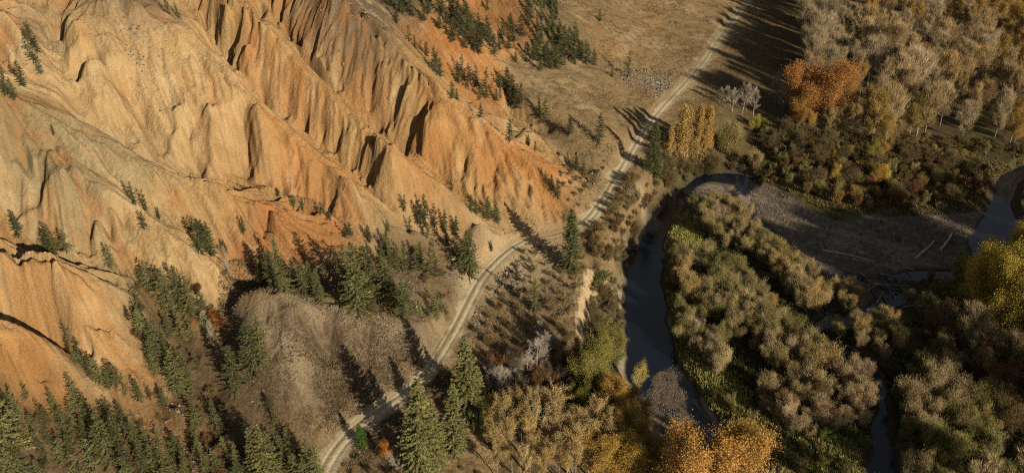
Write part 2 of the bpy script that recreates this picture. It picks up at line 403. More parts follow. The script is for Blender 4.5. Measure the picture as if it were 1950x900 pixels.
def terrain(x, y, detail=True):
    """elevation and the masks that colour the ground"""
    z = sample(H1, x, y)
    gx, gy = sample(GXg, x, y), sample(GYg, x, y)
    g = np.hypot(gx, gy) + 1e-6
    bad_sd = poly_sd(x, y, BAD_POLY)
    bad = sstep(3.0, -5.0, bad_sd + 2.5 * fbm(x / 9, y / 9, 3, 5))
    mound = sstep(2.0, -2.0, poly_sd(x, y, MOUND_POLY))
    mask = {'bad': bad, 'mound': mound}
    # road first: keep its bed level
    rd, along, side, rz = line_d(x, y, [p[:2] for p in road_line], [p[2] for p in road_line])
    onroad = sstep(3.8, 1.4, rd)
    mask['rd'], mask['road_along'], mask['road_side'] = rd, along, side
    ch = np.full(x.shape, 99.0)
    depth = np.zeros(x.shape)
    jx = x + 1.3 * fbm(x / 6, y / 6, 3, 61)
    jy = y + 1.3 * fbm(x / 6, y / 6, 3, 67)
    right = (x > 15)
    for poly, dep in CH_W:
        sd = np.full(x.shape, 99.0)
        sd[right] = poly_sd(jx[right], jy[right], poly)
        ch = np.minimum(ch, sd)
        depth = np.maximum(depth, dep * sstep(0.0, -3.5, sd))
    bar = np.full(x.shape, 99.0)
    for poly in BAR_W:
        sd = np.full(x.shape, 99.0)
        sd[right] = poly_sd(jx[right], jy[right], poly)
        bar = np.minimum(bar, sd)
    shallow = np.zeros(x.shape)
    shallow[right] = sstep(2.0, -4.0, poly_sd(jx[right], jy[right], ISLAND_SHALLOW))
    mask['channel'], mask['bar'], mask['shallow'] = ch, bar, shallow
    low = sstep(4.0, 2.0, z)
    # erosion of the badlands
    if detail:
        steep = sstep(0.05, 0.26, g)
        ux, uy = gy / g, -gx / g                      # across the slope
        amp = bad * steep * (1 - onroad)
        wob = fbm(x / 23, y / 23, 3, 3)
        hx, hy = gx / g, gy / g
        wx, wy = x + 1.3 * fbm(x / 7, y / 7, 3, 44), y + 1.3 * fbm(x / 7, y / 7, 3, 45)
        for ln, dep, wid in FEAT:
            a_ = np.array(ln)
            lo, hi = a_.min(0) - wid * 2.2 - 2, a_.max(0) + wid * 2.2 + 2
            m = (x > lo[0]) & (x < hi[0]) & (y > lo[1]) & (y < hi[1])
            if not m.any():
                continue
            d_, al, _, _ = line_d(wx[m], wy[m], [tuple(p) for p in ln])
            tot = float(np.hypot(*np.diff(a_, axis=0).T).sum())
            e0 = sstep(0.0, 0.22, al / tot) * sstep(1.02, 0.75, al / tot)
            # a gully has a sharp floor, a spur a rounded back
            prof = np.clip(1 - d_ / (wid * (0.6 + .5 * al / tot)), 0, 1)
            prof = prof ** 1.35 if dep < 0 else prof * prof * (3 - 2 * prof)
            z[m] += np.maximum(bad[m], mound[m]) * dep * e0 * prof
        px_, py_ = x + 2.0 * fbm(x / 11, y / 11, 2, 40), y + 2.0 * fbm(x / 11, y / 11, 2, 41)
        e1, ax, ay = rills(px_ / 20, py_ / 20, ux * 1.2, uy * 1.25)
        # bend the finer rills towards the coarser ones
        def bent(k, ax, ay):
            vx, vy = ux - k * ay * 1.0, uy + k * ax * 1.0
            m = np.hypot(vx, vy) + 1e-6
            return vx / m, vy / m
        bx, by = bent(0.55, ax, ay)
        e2, ax2, ay2 = rills(px_ / 8.3 + 5, py_ / 8.3, bx * 1.3, by * 1.3)
        bx, by = bent(0.6, ax * 0.6 + ax2 * 0.6, ay * 0.6 + ay2 * 0.6)
        e3, ax3, ay3 = rills(px_ / 4.1, py_ / 4.1 + 9, bx * 1.3, by * 1.3)
        e4, _, _ = rills(x / 1.9 + 3, y / 1.9, bx * 1.2, by * 1.2)
        sharp = lambda e, k: 2 * np.sqrt(np.clip(0.5 + 0.5 * np.clip(e * k, -1, 1), 0, 1) + 0.003) - 1.3
        var = 0.35 + 0.75 * sstep(-0.45, 0.45, wob)
        z = z + amp * var * (1.9 * sharp(e1, 1.3) + 1.25 * sharp(e2, 1.5) * (.6 + .4 * e1) + 0.8 * sharp(e3, 1.6) + 0.26 * sharp(e4, 1.5)) * (1.12 - .72 * sstep(.45, 0.95, g))
        st = 0.0
        for k in range(-4, 5):
            st = st + vnoise((x + hx * k * 0.9) / 0.75, (y + hy * k * 0.9) / 0.75, 301)
        st2 = 0.0
        for k in range(-3, 4):
            st2 = st2 + vnoise((x + hx * k * 0.55) / 0.4, (y + hy * k * 0.55) / 0.4, 303)
        mask['fine'] = np.clip((st2 / 7 - 0.5) * 4.5, -1, 1)
        st = (st / 9 - 0.5) * 5
        mask['streak'] = np.clip(st, -1, 1)
        z = z + amp * (0.5 * mask['streak'] + 0.20 * mask['fine'])
        mask['rill'] = sharp(e1, 1.4) * 0.5 + sharp(e2, 1.5) * 0.3 + sharp(e3, 1.6) * 0.2
        # slump, hummocks and tufts elsewhere
        rough = (1 - bad) * (1 - onroad)
        hum = fbm(x / 17, y / 17, 4, 71) * 1.1 + np.abs(fbm(x / 5, y / 5, 4, 73)) * 0.9
        z = z + rough * (1 - low) * hum * sstep(0.05, 0.3, g) * 0.9
        z = z + rough * (1 - low) * (0.10 * fbm(x / 1.1, y / 1.1, 3, 76) + 0.25 * fbm(x / 4, y / 4, 3, 78))
        z = z + mound * (0.3 * sharp(e2, 1.5) * steep + 0.12 * fbm(x / 0.9, y / 0.9, 2, 79))
        z = z + bad * 0.10 * fbm(x / 1.6, y / 1.6, 4, 81) + bad * 0.55 * fbm(x / 7, y / 7, 4, 82) + bad * 1.3 * fbm(x / 26, y / 26, 3, 86)
        z = z + low * (0.45 * fbm(x / 9, y / 9, 4, 91) + 0.05 * fbm(x / 1.0, y / 1.0, 3, 93))
    # the cut bank beside the terrace
    # gravel
    inbar = sstep(1.5, -3.0, bar)
    zb = 0.28 + 0.22 * fbm(x / 13, y / 7, 3, 95) + 0.03 * fbm(x / 1.2, y / 1.2, 2, 97)
    z = np.where(low * inbar > 0, z * (1 - inbar) + zb * inbar, z)
    z = np.where(ch < 1.5, np.minimum(z, z * sstep(-0.5, 2.2, ch) + (1 - sstep(-0.5, 2.2, ch)) * 0.05), z)
    z = z - depth * (1 - 0.975 * shallow)
    z = np.where((ch < 0) & (shallow > 0), z + 0.12 * shallow * fbm(x / 2.2, y / 2.2, 4, 99), z)
    if detail:
        z = z * (1 - onroad) + (rz + 0.05 * fbm(x / 2, y / 2, 2, 101)) * onroad
        rut = np.exp(-((rd - 0.8) / 0.3) ** 2)
        z = z - 0.10 * rut * onroad + 0.05 * np.exp(-(rd / 0.3) ** 2)
    mask['z0'] = z
    mask['slope'] = g
    return z, mask
# ------------------------------------------------------------------ ground sheet on rings around the viewpoint (fine where it is near)
NA, NR = 1200, 1060
th = np.linspace(math.radians(-52), math.radians(50), NA)
rr = np.concatenate([np.geomspace(62, 480, NR - 40), np.geomspace(483, 3200, 40)])
TH, RR = np.meshgrid(th, rr)
VX, VY = (RR * np.sin(TH)), (RR * np.cos(TH))
VZ, MK = terrain(VX, VY)
def ground(x, y):
    """height of the finished ground"""
    x, y = np.asarray(x, float), np.asarray(y, float)
    r, t = np.hypot(x, y), np.arctan2(x, y)
    u = np.clip((t - th[0]) / (th[1] - th[0]), 0, NA - 1.001)
    v = np.clip(np.interp(r, rr, np.arange(NR)), 0, NR - 1.001)
    i, j = u.astype(int), v.astype(int)
    fu, fv = u - i, v - j
    return (VZ[j, i] * (1 - fu) + VZ[j, i + 1] * fu) * (1 - fv) + (VZ[j + 1, i] * (1 - fu) + VZ[j + 1, i + 1] * fu) * fv
def hit(px, py):
    """where the line of sight through photograph points meets the ground: x, y, z, depth"""
    a, fy, fz = ray(px, py)
    a, fy, fz = np.atleast_1d(a), np.atleast_1d(fy), np.atleast_1d(fz)
    a, fy, fz = np.broadcast_arrays(a, fy, fz)
    res = np.full(a.shape, np.nan)
    t, prev = np.full(a.shape, 60.0), None
    for k in range(700):
        x, y, z = a * t, fy * t, CAM_Z + fz * t
        d = z - ground(x, y)
        if prev is not None:
            m = np.isnan(res) & (d <= 0)
            res[m] = (t - 0.7 * (-d) / np.maximum(prev - d, 1e-6))[m]
            if not np.isnan(res).any():
                break
        prev = d
        t = t + 0.7
    res = np.where(np.isnan(res), 540, res)
    x, y = a * res, fy * res
    return x, y, ground(x, y), res

# ------------------------------------------------------------------ colours of the ground (soil, stone and grass, with light streaks painted on the gravel)
x, y, g = VX, VY, MK['slope']
n1 = fbm(x / 30, y / 30, 4, 201)
n2 = fbm(x / 8, y / 8, 4, 211)
n3 = fbm(x / 2.2, y / 2.2, 3, 221)
n4 = vnoise(x / 0.55, y / 0.55, 231) * 2 - 1
def mixc(c, d, f):
    return c * (1 - f[..., None]) + np.asarray(d, float) * f[..., None]
def flat(c):
    return np.broadcast_to(np.asarray(c, float), x.shape + (3,)).copy()
TAN, OCHRE, ORANGE, RED, PALE, OLIVE, SCREE = (.335,.222,.102), (.35,.20,.064), (.32,.14,.045), (.22,.085,.035), (.42,.31,.17), (.20,.165,.092), (.095,.074,.053)
badc = flat(TAN)
badc = mixc(badc, OCHRE, sstep(0.0, 0.5, n1) * 0.6)
BLOBS = [
 (330,200,120,PALE,.45),(60,60,70,PALE,.8),(60,480,50,PALE,.6),(200,570,50,PALE,.6),(120,580,40,PALE,.4),(540,300,30,PALE,.3),(280,230,60,PALE,.5),(430,200,40,PALE,.3),(150,330,70,PALE,.5),(180,450,90,PALE,.7),(430,60,60,PALE,.4),(20,120,50,PALE,.6),(380,520,50,PALE,.7),
 (260,290,50,PALE,.6),(320,100,60,PALE,.5),(930,300,40,PALE,.3),(700,390,50,PALE,.5),(970,235,50,PALE,.7),(1060,310,50,TAN,.7),(230,660,60,PALE,.5),(330,600,40,PALE,.4),
 (90,300,110,OLIVE,.75),(40,230,60,OLIVE,.7),(200,290,60,OLIVE,.8),(280,330,40,OLIVE,.5),(60,500,50,OLIVE,.35),(730,190,45,OLIVE,.6),(760,200,35,PALE,.5),(890,250,30,OLIVE,.6),
 (740,425,35,OLIVE,.8),(200,400,45,OLIVE,.4),(130,360,60,OLIVE,.5),(850,390,30,OLIVE,.3),(500,120,50,PALE,.5),(360,480,25,OLIVE,.4),(860,95,20,OLIVE,.8),
 (480,90,50,ORANGE,.45),(560,180,60,ORANGE,.6),(820,280,60,ORANGE,.6),(700,160,60,ORANGE,.55),(960,330,70,ORANGE,.75),(1030,380,60,ORANGE,.9),(610,440,80,ORANGE,.95),(480,415,60,ORANGE,.8),
 (430,310,50,ORANGE,.6),(560,310,60,ORANGE,.7),(590,40,50,ORANGE,.6),(100,700,70,ORANGE,.6),(110,520,60,ORANGE,.3),(20,640,60,ORANGE,.3),(230,560,50,TAN,.7),(60,590,40,OLIVE,.3),(860,90,60,ORANGE,.8),(830,70,50,ORANGE,.7),
 (930,30,60,ORANGE,1.0),(990,50,50,ORANGE,.9),(900,120,50,ORANGE,.9),(160,600,30,RED,.5),(640,320,40,ORANGE,.5),(760,330,60,ORANGE,.4),(800,350,50,ORANGE,.5),(400,210,30,ORANGE,.4),
 (560,430,55,RED,.45),(470,470,40,RED,.5),(660,470,40,RED,.5),(300,40,14,RED,.7),(915,150,35,RED,.7),(935,200,30,RED,.7),(1055,200,25,RED,.2),(1045,330,40,RED,.35),(1080,345,40,RED,.3),(1020,30,50,RED,.6),(950,10,40,RED,.3),
 (610,170,30,RED,.25),(500,70,30,RED,.2),(30,210,30,RED,.5),(90,180,16,RED,.5),
 (50,505,55,TAN,.7),(170,565,50,TAN,.7),(235,600,45,PALE,.6),(20,560,40,PALE,.5),(200,690,50,TAN,.6),(60,600,35,TAN,.6),(260,660,50,TAN,.6),(120,640,35,PALE,.4),(20,480,30,PALE,.6),
 (670,10,95,SCREE,1.3),(700,90,60,SCREE,1.2),(660,60,50,SCREE,1.0),(735,40,40,SCREE,.9),(240,15,60,SCREE,1.2),(215,-20,60,SCREE,1.0),(270,45,25,SCREE,.7),(40,20,30,SCREE,.6),(700,-30,90,SCREE,1.0),(760,80,25,SCREE,.5),
]
bx_, by_ = x + 5 * n2 + 4 * fbm(x / 15, y / 15, 2, 207), y + 5 * fbm(x / 8, y / 8, 3, 205)
for (px, py, rp, c, w) in BLOBS:
    cx, cy, cz = on_plane(px, py, -2 if py < 450 else -8)
    r = rp * math.hypot(cx, cy) * 1.1 / FPX
    d2 = ((bx_ - cx) ** 2 + ((by_ - cy) * 0.75) ** 2) / (r * r)
    badc = mixc(badc, c, np.clip(w * 1.15 * np.exp(-d2 * 0.9), 0, 1) * (0.75 + 0.25 * np.clip(n3 + n2, -1, 1)))
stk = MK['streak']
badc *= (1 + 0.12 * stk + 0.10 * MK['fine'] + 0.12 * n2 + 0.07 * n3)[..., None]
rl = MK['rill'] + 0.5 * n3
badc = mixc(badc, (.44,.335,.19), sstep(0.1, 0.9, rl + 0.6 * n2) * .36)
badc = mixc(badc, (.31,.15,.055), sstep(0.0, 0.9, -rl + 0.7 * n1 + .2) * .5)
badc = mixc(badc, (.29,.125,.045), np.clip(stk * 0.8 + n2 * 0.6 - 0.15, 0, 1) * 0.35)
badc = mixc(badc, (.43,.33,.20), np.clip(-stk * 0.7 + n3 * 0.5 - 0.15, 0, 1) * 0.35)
# dry steppe on the terrace and the far slopes
dry = flat((.20,.143,.075))
dry = mixc(dry, (.30,.225,.13), sstep(-0.1, 0.6, n2) * .7)
dry = mixc(dry, (.085,.064,.036), sstep(0.0, 0.7, n3 + 0.5 * n4) * .75)
dry = mixc(dry, (.26,.14,.06), sstep(0.1, 0.6, n1) * .35)
# the darker meadow beyond the road
mdx, mdy = at_z(1470, 90, 7)
mead = sstep(95, 50, np.hypot((x - mdx) / 1.0, (y - mdy) / 1.6)) * sstep(2, 12, MK['rd'] * MK['road_side'] * -1)
if float(sstep(2, 12, MK['rd'] * MK['road_side'] * -1)[NR // 2, -1]) < 0.5:
    mead = sstep(95, 50, np.hypot((x - mdx) / 1.0, (y - mdy) / 1.6)) * sstep(2, 12, MK['rd'] * MK['road_side'])
dry = mixc(dry, (.12,.088,.045), mead * .85)
dry = mixc(dry, (.095,.10,.035), mead * sstep(0.2, 0.7, n1 + 0.3 * n2) * .4)
# flood plain soil and grass
fl = flat((.075,.058,.032))
fl = mixc(fl, (.088,.085,.034), sstep(-0.2, 0.4, n2) * .8)
fl = mixc(fl, (.14,.11,.055), sstep(0.1, 0.7, n3) * .6)
lowf = sstep(3.2, 1.7, VZ)
lf2 = sstep(7.5, 4.0, VZ)
col = mixc(dry, (.11,.085,.045), lf2 * .7)
col = col * (1 - lowf[..., None]) + fl * lowf[..., None]
# grassy mound: dark tufts on dry soil, pale stony crest, scree at its left end
mo = MK['mound']
mc = flat((.165,.125,.08))
mc = mixc(mc, (.075,.054,.032), sstep(-0.15, 0.5, n3 * .8 + n4 * 0.7) * .85)
mc = mixc(mc, (.30,.24,.16), sstep(0.2, 0.7, n2) * .4)
for (px, py, pz, rp, w) in [(560,690,22,26,.5),(575,720,21,18,.45),(545,665,23,16,.4),(480,600,26,40,.4),(500,640,25,30,.4),(720,602,22,25,.5)]:
    cx, cy = at_z(px, py, pz)
    r = rp * math.hypot(cx, cy) * 1.15 / FPX
    mc = mixc(mc, (.36,.29,.19), np.clip(w * np.exp(-((x - cx) ** 2 + (y - cy) ** 2) / (r * r)), 0, 1) * (0.6 + 0.4 * np.clip(n3 + 0.5, 0, 1)))
col = col * (1 - mo[..., None]) + mc * mo[..., None]
bd = MK['bad']
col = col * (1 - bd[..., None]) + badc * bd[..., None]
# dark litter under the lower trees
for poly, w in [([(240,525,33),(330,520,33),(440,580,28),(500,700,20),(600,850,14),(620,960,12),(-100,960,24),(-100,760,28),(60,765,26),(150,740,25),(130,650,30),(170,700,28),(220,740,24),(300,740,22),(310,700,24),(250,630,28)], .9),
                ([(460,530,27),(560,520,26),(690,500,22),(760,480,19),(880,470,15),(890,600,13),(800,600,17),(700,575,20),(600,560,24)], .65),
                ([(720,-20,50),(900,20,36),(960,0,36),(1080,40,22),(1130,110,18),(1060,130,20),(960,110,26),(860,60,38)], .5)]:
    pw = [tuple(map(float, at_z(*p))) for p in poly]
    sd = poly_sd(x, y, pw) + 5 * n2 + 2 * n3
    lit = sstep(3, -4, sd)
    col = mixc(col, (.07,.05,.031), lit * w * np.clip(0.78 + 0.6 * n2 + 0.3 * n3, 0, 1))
# white fine soil on the steep bank by the river and pale washed soil round the road bend
cutd, _, _, _ = line_d(x, y, CUT)
for (px, py, z_, rp, w, c) in [(965,500,12,62,1.0,(.44,.36,.23)),(908,545,12,45,1.0,(.42,.34,.22)),(1000,468,12,60,1.0,(.42,.34,.21)),(980,425,14,80,.85,(.36,.24,.12)),(900,470,15,50,.6,(.30,.2,.1)),(1030,510,11,25,.5,(.40,.30,.19)),
                               (1215,372,8,20,.7,(.45,.36,.23)),(1080,560,10,40,.5,(.28,.22,.13)),(1060,640,10,30,.5,(.22,.19,.12)),(750,830,10,30,.6,(.36,.26,.14)),(1020,600,10,14,.7,(.42,.32,.2)),
                               (1190,300,10,30,.4,(.34,.25,.15)),(1290,165,9,35,.6,(.38,.29,.16)),(1190,540,1.5,16,.8,(.36,.33,.24))]:
    cx, cy = at_z(px, py, z_)
    r = rp * math.hypot(cx, cy) * 1.15 / FPX
    col = mixc(col, c, np.clip(w * np.exp(-((x + 1.5 * n3 - cx) ** 2 + (y + 2 * n2 - cy) ** 2) / (r * r)), 0, 1) * (0.7 + 0.3 * n3))
gyz, gxz = np.gradient(VZ)
fslope = np.hypot(gxz / (RR * (th[1] - th[0])), gyz / np.gradient(RR, axis=0))
col = mixc(col, (.42,.32,.19), sstep(2.9, 1.4, cutd + 0.8 * n3) * sstep(0.5, 1.1, fslope) * .95)
# gravel bars and river bed
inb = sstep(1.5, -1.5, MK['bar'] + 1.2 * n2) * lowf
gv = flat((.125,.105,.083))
gv = mixc(gv, (.24,.195,.145), sstep(-0.1, 0.5, n2 * .8 + n4 * .4 + fbm(x / 3 + y / 2.2, y / 9, 3, 555) * .8) * .8)  # diagonal streaks paint strips of sunlight between tree shadows into the gravel
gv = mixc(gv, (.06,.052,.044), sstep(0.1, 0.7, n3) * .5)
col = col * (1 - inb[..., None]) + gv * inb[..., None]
inc = sstep(0.8, -0.4, MK['channel']) * lowf
bed = mixc(flat((.06,.053,.043)), (.15,.11,.078), np.clip(MK['shallow'] * (0.75 + .35 * n4), 0, 1))
bed = mixc(bed, (.14,.12,.095), sstep(0.3, 0.8, n4) * .5)
col = col * (1 - inc[..., None]) + bed * inc[..., None]
# thin pale line of silt along the left water edge
silt = sstep(0.9, 0.2, np.abs(MK['channel'] - 0.6)) * sstep(230, 200, y) * sstep(60, 40, x) * sstep(0.1, 0.7, n2 + 0.3)
col = mixc(col, (.36,.32,.23), silt * .7 * (x < 45))
# dirt road: two pale wheel tracks, loose edges
rd = MK['rd']
edge = rd + 0.7 * n3 + 1.1 * n2 + 0.8 * n1
fx_, fy_ = at_z(1052, 444, 12)
lost = np.exp(-(((x - fx_) / 8.5) ** 2 + ((y - fy_) / 9.0) ** 2) ** 2)      # the track fades out on the washed flat by the bend
onr = sstep(2.2, 1.35, edge * (1 + .22 * sstep(225, 260, y))) * (1 - .85 * lost)
rc = mixc(flat((.36,.30,.195)), (.46,.39,.26), np.exp(-((rd - 0.8) / 0.42) ** 2))
rc = mixc(rc, (.25,.205,.125), np.exp(-(rd / 0.38) ** 2) * np.clip(.35 + .9 * n2, 0, .8))
rc = mixc(rc, (.26,.21,.14), sstep(0.0, .8, n3) * .45)
rc = mixc(rc, (.20,.155,.095), sstep(0.15, .6, fbm(x / 3.5, y / 6, 3, 611)) * .5)
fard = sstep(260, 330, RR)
col = mixc(col, (.28,.22,.135), sstep(3.6, 1.8, edge) * .35)
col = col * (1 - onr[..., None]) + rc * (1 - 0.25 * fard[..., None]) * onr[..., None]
col *= (1 + 0.10 * n4)[..., None]
col = np.clip(col, 0.01, 0.8)

# ------------------------------------------------------------------ materials
def new_mat(name):
    m = bpy.data.materials.new(name)
    m.use_nodes = True
    nt = m.node_tree
    for n in list(nt.nodes):
        nt.nodes.remove(n)
    out = nt.nodes.new('ShaderNodeOutputMaterial')
    return m, nt, out
def ground_mat(name, bump, scale, speck):
    m, nt, out = new_mat(name)
    N, L = nt.nodes.new, nt.links.new
    at = N('ShaderNodeAttribute'); at.attribute_name = 'soil'
    tc = N('ShaderNodeTexCoord')
    no = N('ShaderNodeTexNoise'); no.inputs['Scale'].default_value = scale; no.inputs['Detail'].default_value = 6; no.inputs['Roughness'].default_value = 0.72
    L(tc.outputs['Object'], no.inputs['Vector'])
    n2_ = N('ShaderNodeTexNoise'); n2_.inputs['Scale'].default_value = scale * 3.1; n2_.inputs['Detail'].default_value = 4
    L(tc.outputs['Object'], n2_.inputs['Vector'])
    mr = N('ShaderNodeMapRange'); mr.inputs[1].default_value = 0.28; mr.inputs[2].default_value = 0.72
    mr.inputs[3].default_value = 1 - speck; mr.inputs[4].default_value = 1 + speck
    L(n2_.outputs['Fac'], mr.inputs[0])
    mx = N('ShaderNodeVectorMath'); mx.operation = 'SCALE'
    L(at.outputs['Color'], mx.inputs[0]); L(mr.outputs[0], mx.inputs['Scale'])
    bp = N('ShaderNodeBump'); bp.inputs['Strength'].default_value = 1.0; bp.inputs['Distance'].default_value = bump
    L(no.outputs['Fac'], bp.inputs['Height'])
    bs = N('ShaderNodeBsdfDiffuse'); bs.inputs['Roughness'].default_value = 0.6
    L(mx.outputs[0], bs.inputs['Color']); L(bp.outputs[0], bs.inputs['Normal'])
    L(bs.outputs[0], out.inputs[0])
    return m
MAT = {'badlands_hill': ground_mat('eroded_clay', 0.8, 1.5, 0.24), 'grassy_mound': ground_mat('tufted_soil', 0.8, 1.6, 0.45),
       'ground': ground_mat('steppe_soil', 0.6, 1.3, 0.38), 'dirt_road': ground_mat('packed_dirt', 0.15, 1.6, 0.22),
       'gravel_bar': ground_mat('river_gravel', 0.3, 2.2, 0.35), 'river_bed': ground_mat('wet_pebbles', 0.25, 2.4, 0.6)}

# ------------------------------------------------------------------ the sheet, split where the land changes
cls = np.zeros(x.shape, int)                                   # ground
cls[MK['bad'] > 0.5] = 1
cls[MK['mound'] > 0.5] = 2
cls[(MK['bar'] < 0.5) & (VZ < 2.5)] = 4
cls[(MK['channel'] < 0.3) & (VZ < 0.5)] = 5
cls[(rd < 1.9)] = 3
CLS = ['ground', 'badlands_hill', 'grassy_mound', 'dirt_road', 'gravel_bar', 'river_bed']
P3 = np.stack([VX, VY, VZ], -1)
du = np.empty_like(P3); dv = np.empty_like(P3)
du[:, 1:-1] = P3[:, 2:] - P3[:, :-2]; du[:, 0] = P3[:, 1] - P3[:, 0]; du[:, -1] = P3[:, -1] - P3[:, -2]
dv[1:-1] = P3[2:] - P3[:-2]; dv[0] = P3[1] - P3[0]; dv[-1] = P3[-1] - P3[-2]
NRM = np.cross(du, dv)
NRM /= np.linalg.norm(NRM, axis=-1, keepdims=True) + 1e-12
P3f, NRMf, COLf = P3.reshape(-1, 3), NRM.reshape(-1, 3), col.reshape(-1, 3)
ids = np.arange(NR * NA).reshape(NR, NA)
quads = np.stack([ids[:-1, :-1], ids[:-1, 1:], ids[1:, 1:], ids[1:, :-1]], -1).reshape(-1, 4)
qc = cls[:-1, :-1].reshape(-1)
def make_mesh(name, co, faces, k):
    me = bpy.data.meshes.new(name)
    me.vertices.add(len(co)); me.vertices.foreach_set('co', np.ascontiguousarray(co, dtype=np.float32).ravel())
    me.loops.add(faces.size); me.loops.foreach_set('vertex_index', np.ascontiguousarray(faces, dtype=np.int32).ravel())
    me.polygons.add(len(faces)); me.polygons.foreach_set('loop_start', np.arange(0, faces.size, k, dtype=np.int32))
    me.update(calc_edges=True)
    return me
def link(name, me, parent=None):
    o = bpy.data.objects.new(name, me)
    SC.collection.objects.link(o)
    if parent is not None:
        o.parent = parent
    return o
for k, nm in enumerate(CLS):
    f = quads[qc == k]
    if not len(f):
        continue
    used, inv = np.unique(f, return_inverse=True)
    me = make_mesh(nm, P3f[used], inv.reshape(-1, 4), 4)
    ca = me.attributes.new('soil', 'FLOAT_COLOR', 'POINT')
    ca.data.foreach_set('color', np.concatenate([COLf[used], np.ones((len(used), 1))], 1).astype(np.float32).ravel())
    me.polygons.foreach_set('use_smooth', np.ones(len(f), dtype=bool))
    me.normals_split_custom_set_from_vertices(NRMf[used].astype(np.float32))
    me.materials.append(MAT[nm])
    o = link(nm, me)
    o['kind'] = 'structure'

# ------------------------------------------------------------------ river water, level at zero
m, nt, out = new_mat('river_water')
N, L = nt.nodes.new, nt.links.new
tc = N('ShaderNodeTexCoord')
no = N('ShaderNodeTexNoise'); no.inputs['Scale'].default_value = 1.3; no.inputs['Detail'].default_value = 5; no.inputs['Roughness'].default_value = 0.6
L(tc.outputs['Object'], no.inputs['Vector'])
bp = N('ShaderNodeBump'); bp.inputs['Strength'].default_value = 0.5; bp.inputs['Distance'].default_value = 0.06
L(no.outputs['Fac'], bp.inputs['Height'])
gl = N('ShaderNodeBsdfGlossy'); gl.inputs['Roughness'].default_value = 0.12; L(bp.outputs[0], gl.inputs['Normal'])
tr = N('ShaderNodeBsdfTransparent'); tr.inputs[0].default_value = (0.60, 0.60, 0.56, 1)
df = N('ShaderNodeBsdfDiffuse'); df.inputs[0].default_value = (0.020, 0.030, 0.050, 1)  # murky body colour, made bluer to stand in for the sky's reflection
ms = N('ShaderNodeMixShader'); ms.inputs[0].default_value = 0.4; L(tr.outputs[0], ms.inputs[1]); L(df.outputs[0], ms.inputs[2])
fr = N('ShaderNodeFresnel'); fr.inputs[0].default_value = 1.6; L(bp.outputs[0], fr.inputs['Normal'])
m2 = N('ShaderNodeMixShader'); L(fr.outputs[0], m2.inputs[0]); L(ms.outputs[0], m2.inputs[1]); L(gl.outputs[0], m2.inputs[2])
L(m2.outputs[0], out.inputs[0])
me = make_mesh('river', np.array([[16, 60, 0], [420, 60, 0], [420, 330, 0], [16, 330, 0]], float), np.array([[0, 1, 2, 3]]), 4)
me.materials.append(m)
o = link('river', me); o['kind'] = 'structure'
# ------------------------------------------------------------------ plants: prototypes
def foliage_mat(name, lo=0.55, hi=1.35, hue=0.06, trans=0.0):
    m, nt, out = new_mat(name)
    N, L = nt.nodes.new, nt.links.new
    oi = N('ShaderNodeObjectInfo')
    at = N('ShaderNodeAttribute'); at.attribute_name = 'tone'
    mr = N('ShaderNodeMapRange'); mr.inputs[3].default_value = lo; mr.inputs[4].default_value = hi
    L(at.outputs['Fac'], mr.inputs[0])
    hs = N('ShaderNodeHueSaturation')
    h1 = N('ShaderNodeMapRange'); h1.inputs[3].default_value = 0.5 - hue * 0.5; h1.inputs[4].default_value = 0.5 + hue * 0.5
    at2 = N('ShaderNodeAttribute'); at2.attribute_name = 'tint'
    L(at2.outputs['Fac'], h1.inputs[0]); L(h1.outputs[0], hs.inputs['Hue'])
    L(mr.outputs[0], hs.inputs['Value']); L(oi.outputs['Color'], hs.inputs['Color'])
    bs = N('ShaderNodeBsdfDiffuse'); L(hs.outputs[0], bs.inputs[0])
    if trans:
        tl = N('ShaderNodeBsdfTranslucent'); L(hs.outputs[0], tl.inputs[0])
        ms = N('ShaderNodeMixShader'); ms.inputs[0].default_value = trans
        L(bs.outputs[0], ms.inputs[1]); L(tl.outputs[0], ms.inputs[2]); L(ms.outputs[0], out.inputs[0])
    else:
        L(bs.outputs[0], out.inputs[0])
    return m
def bark_mat(name, a, b):
    m, nt, out = new_mat(name)
    N, L = nt.nodes.new, nt.links.new
    tc = N('ShaderNodeTexCoord')
    no = N('ShaderNodeTexNoise'); no.inputs['Scale'].default_value = 2.5; no.inputs['Detail'].default_value = 5
    L(tc.outputs['Object'], no.inputs['Vector'])
    cr = N('ShaderNodeValToRGB'); cr.color_ramp.elements[0].position = 0.35; cr.color_ramp.elements[1].position = 0.65
    cr.color_ramp.elements[0].color = (*a, 1); cr.color_ramp.elements[1].color = (*b, 1)
    L(no.outputs['Fac'], cr.inputs[0])
    bs = N('ShaderNodeBsdfDiffuse'); L(cr.outputs[0], bs.inputs[0]); L(bs.outputs[0], out.inputs[0])
    return m
M_NEEDLE = foliage_mat('conifer_needles', 0.45, 1.5, 0.05)
M_LEAF = foliage_mat('autumn_leaves', 0.5, 1.45, 0.035, 0.3)
M_TWIG = foliage_mat('bare_twigs', 0.55, 1.45, 0.025)
M_BARK = bark_mat('conifer_bark', (.06, .045, .035), (.13, .10, .075))
M_PALE = bark_mat('pale_bark', (.22, .19, .15), (.42, .37, .30))
M_GREYB = bark_mat('grey_bark', (.12, .10, .08), (.24, .20, .165))
M_WHITE = bark_mat('white_bark', (.42, .39, .34), (.62, .58, .52))
M_BROWNB = bark_mat('brown_stems', (.06, .04, .028), (.12, .085, .06))

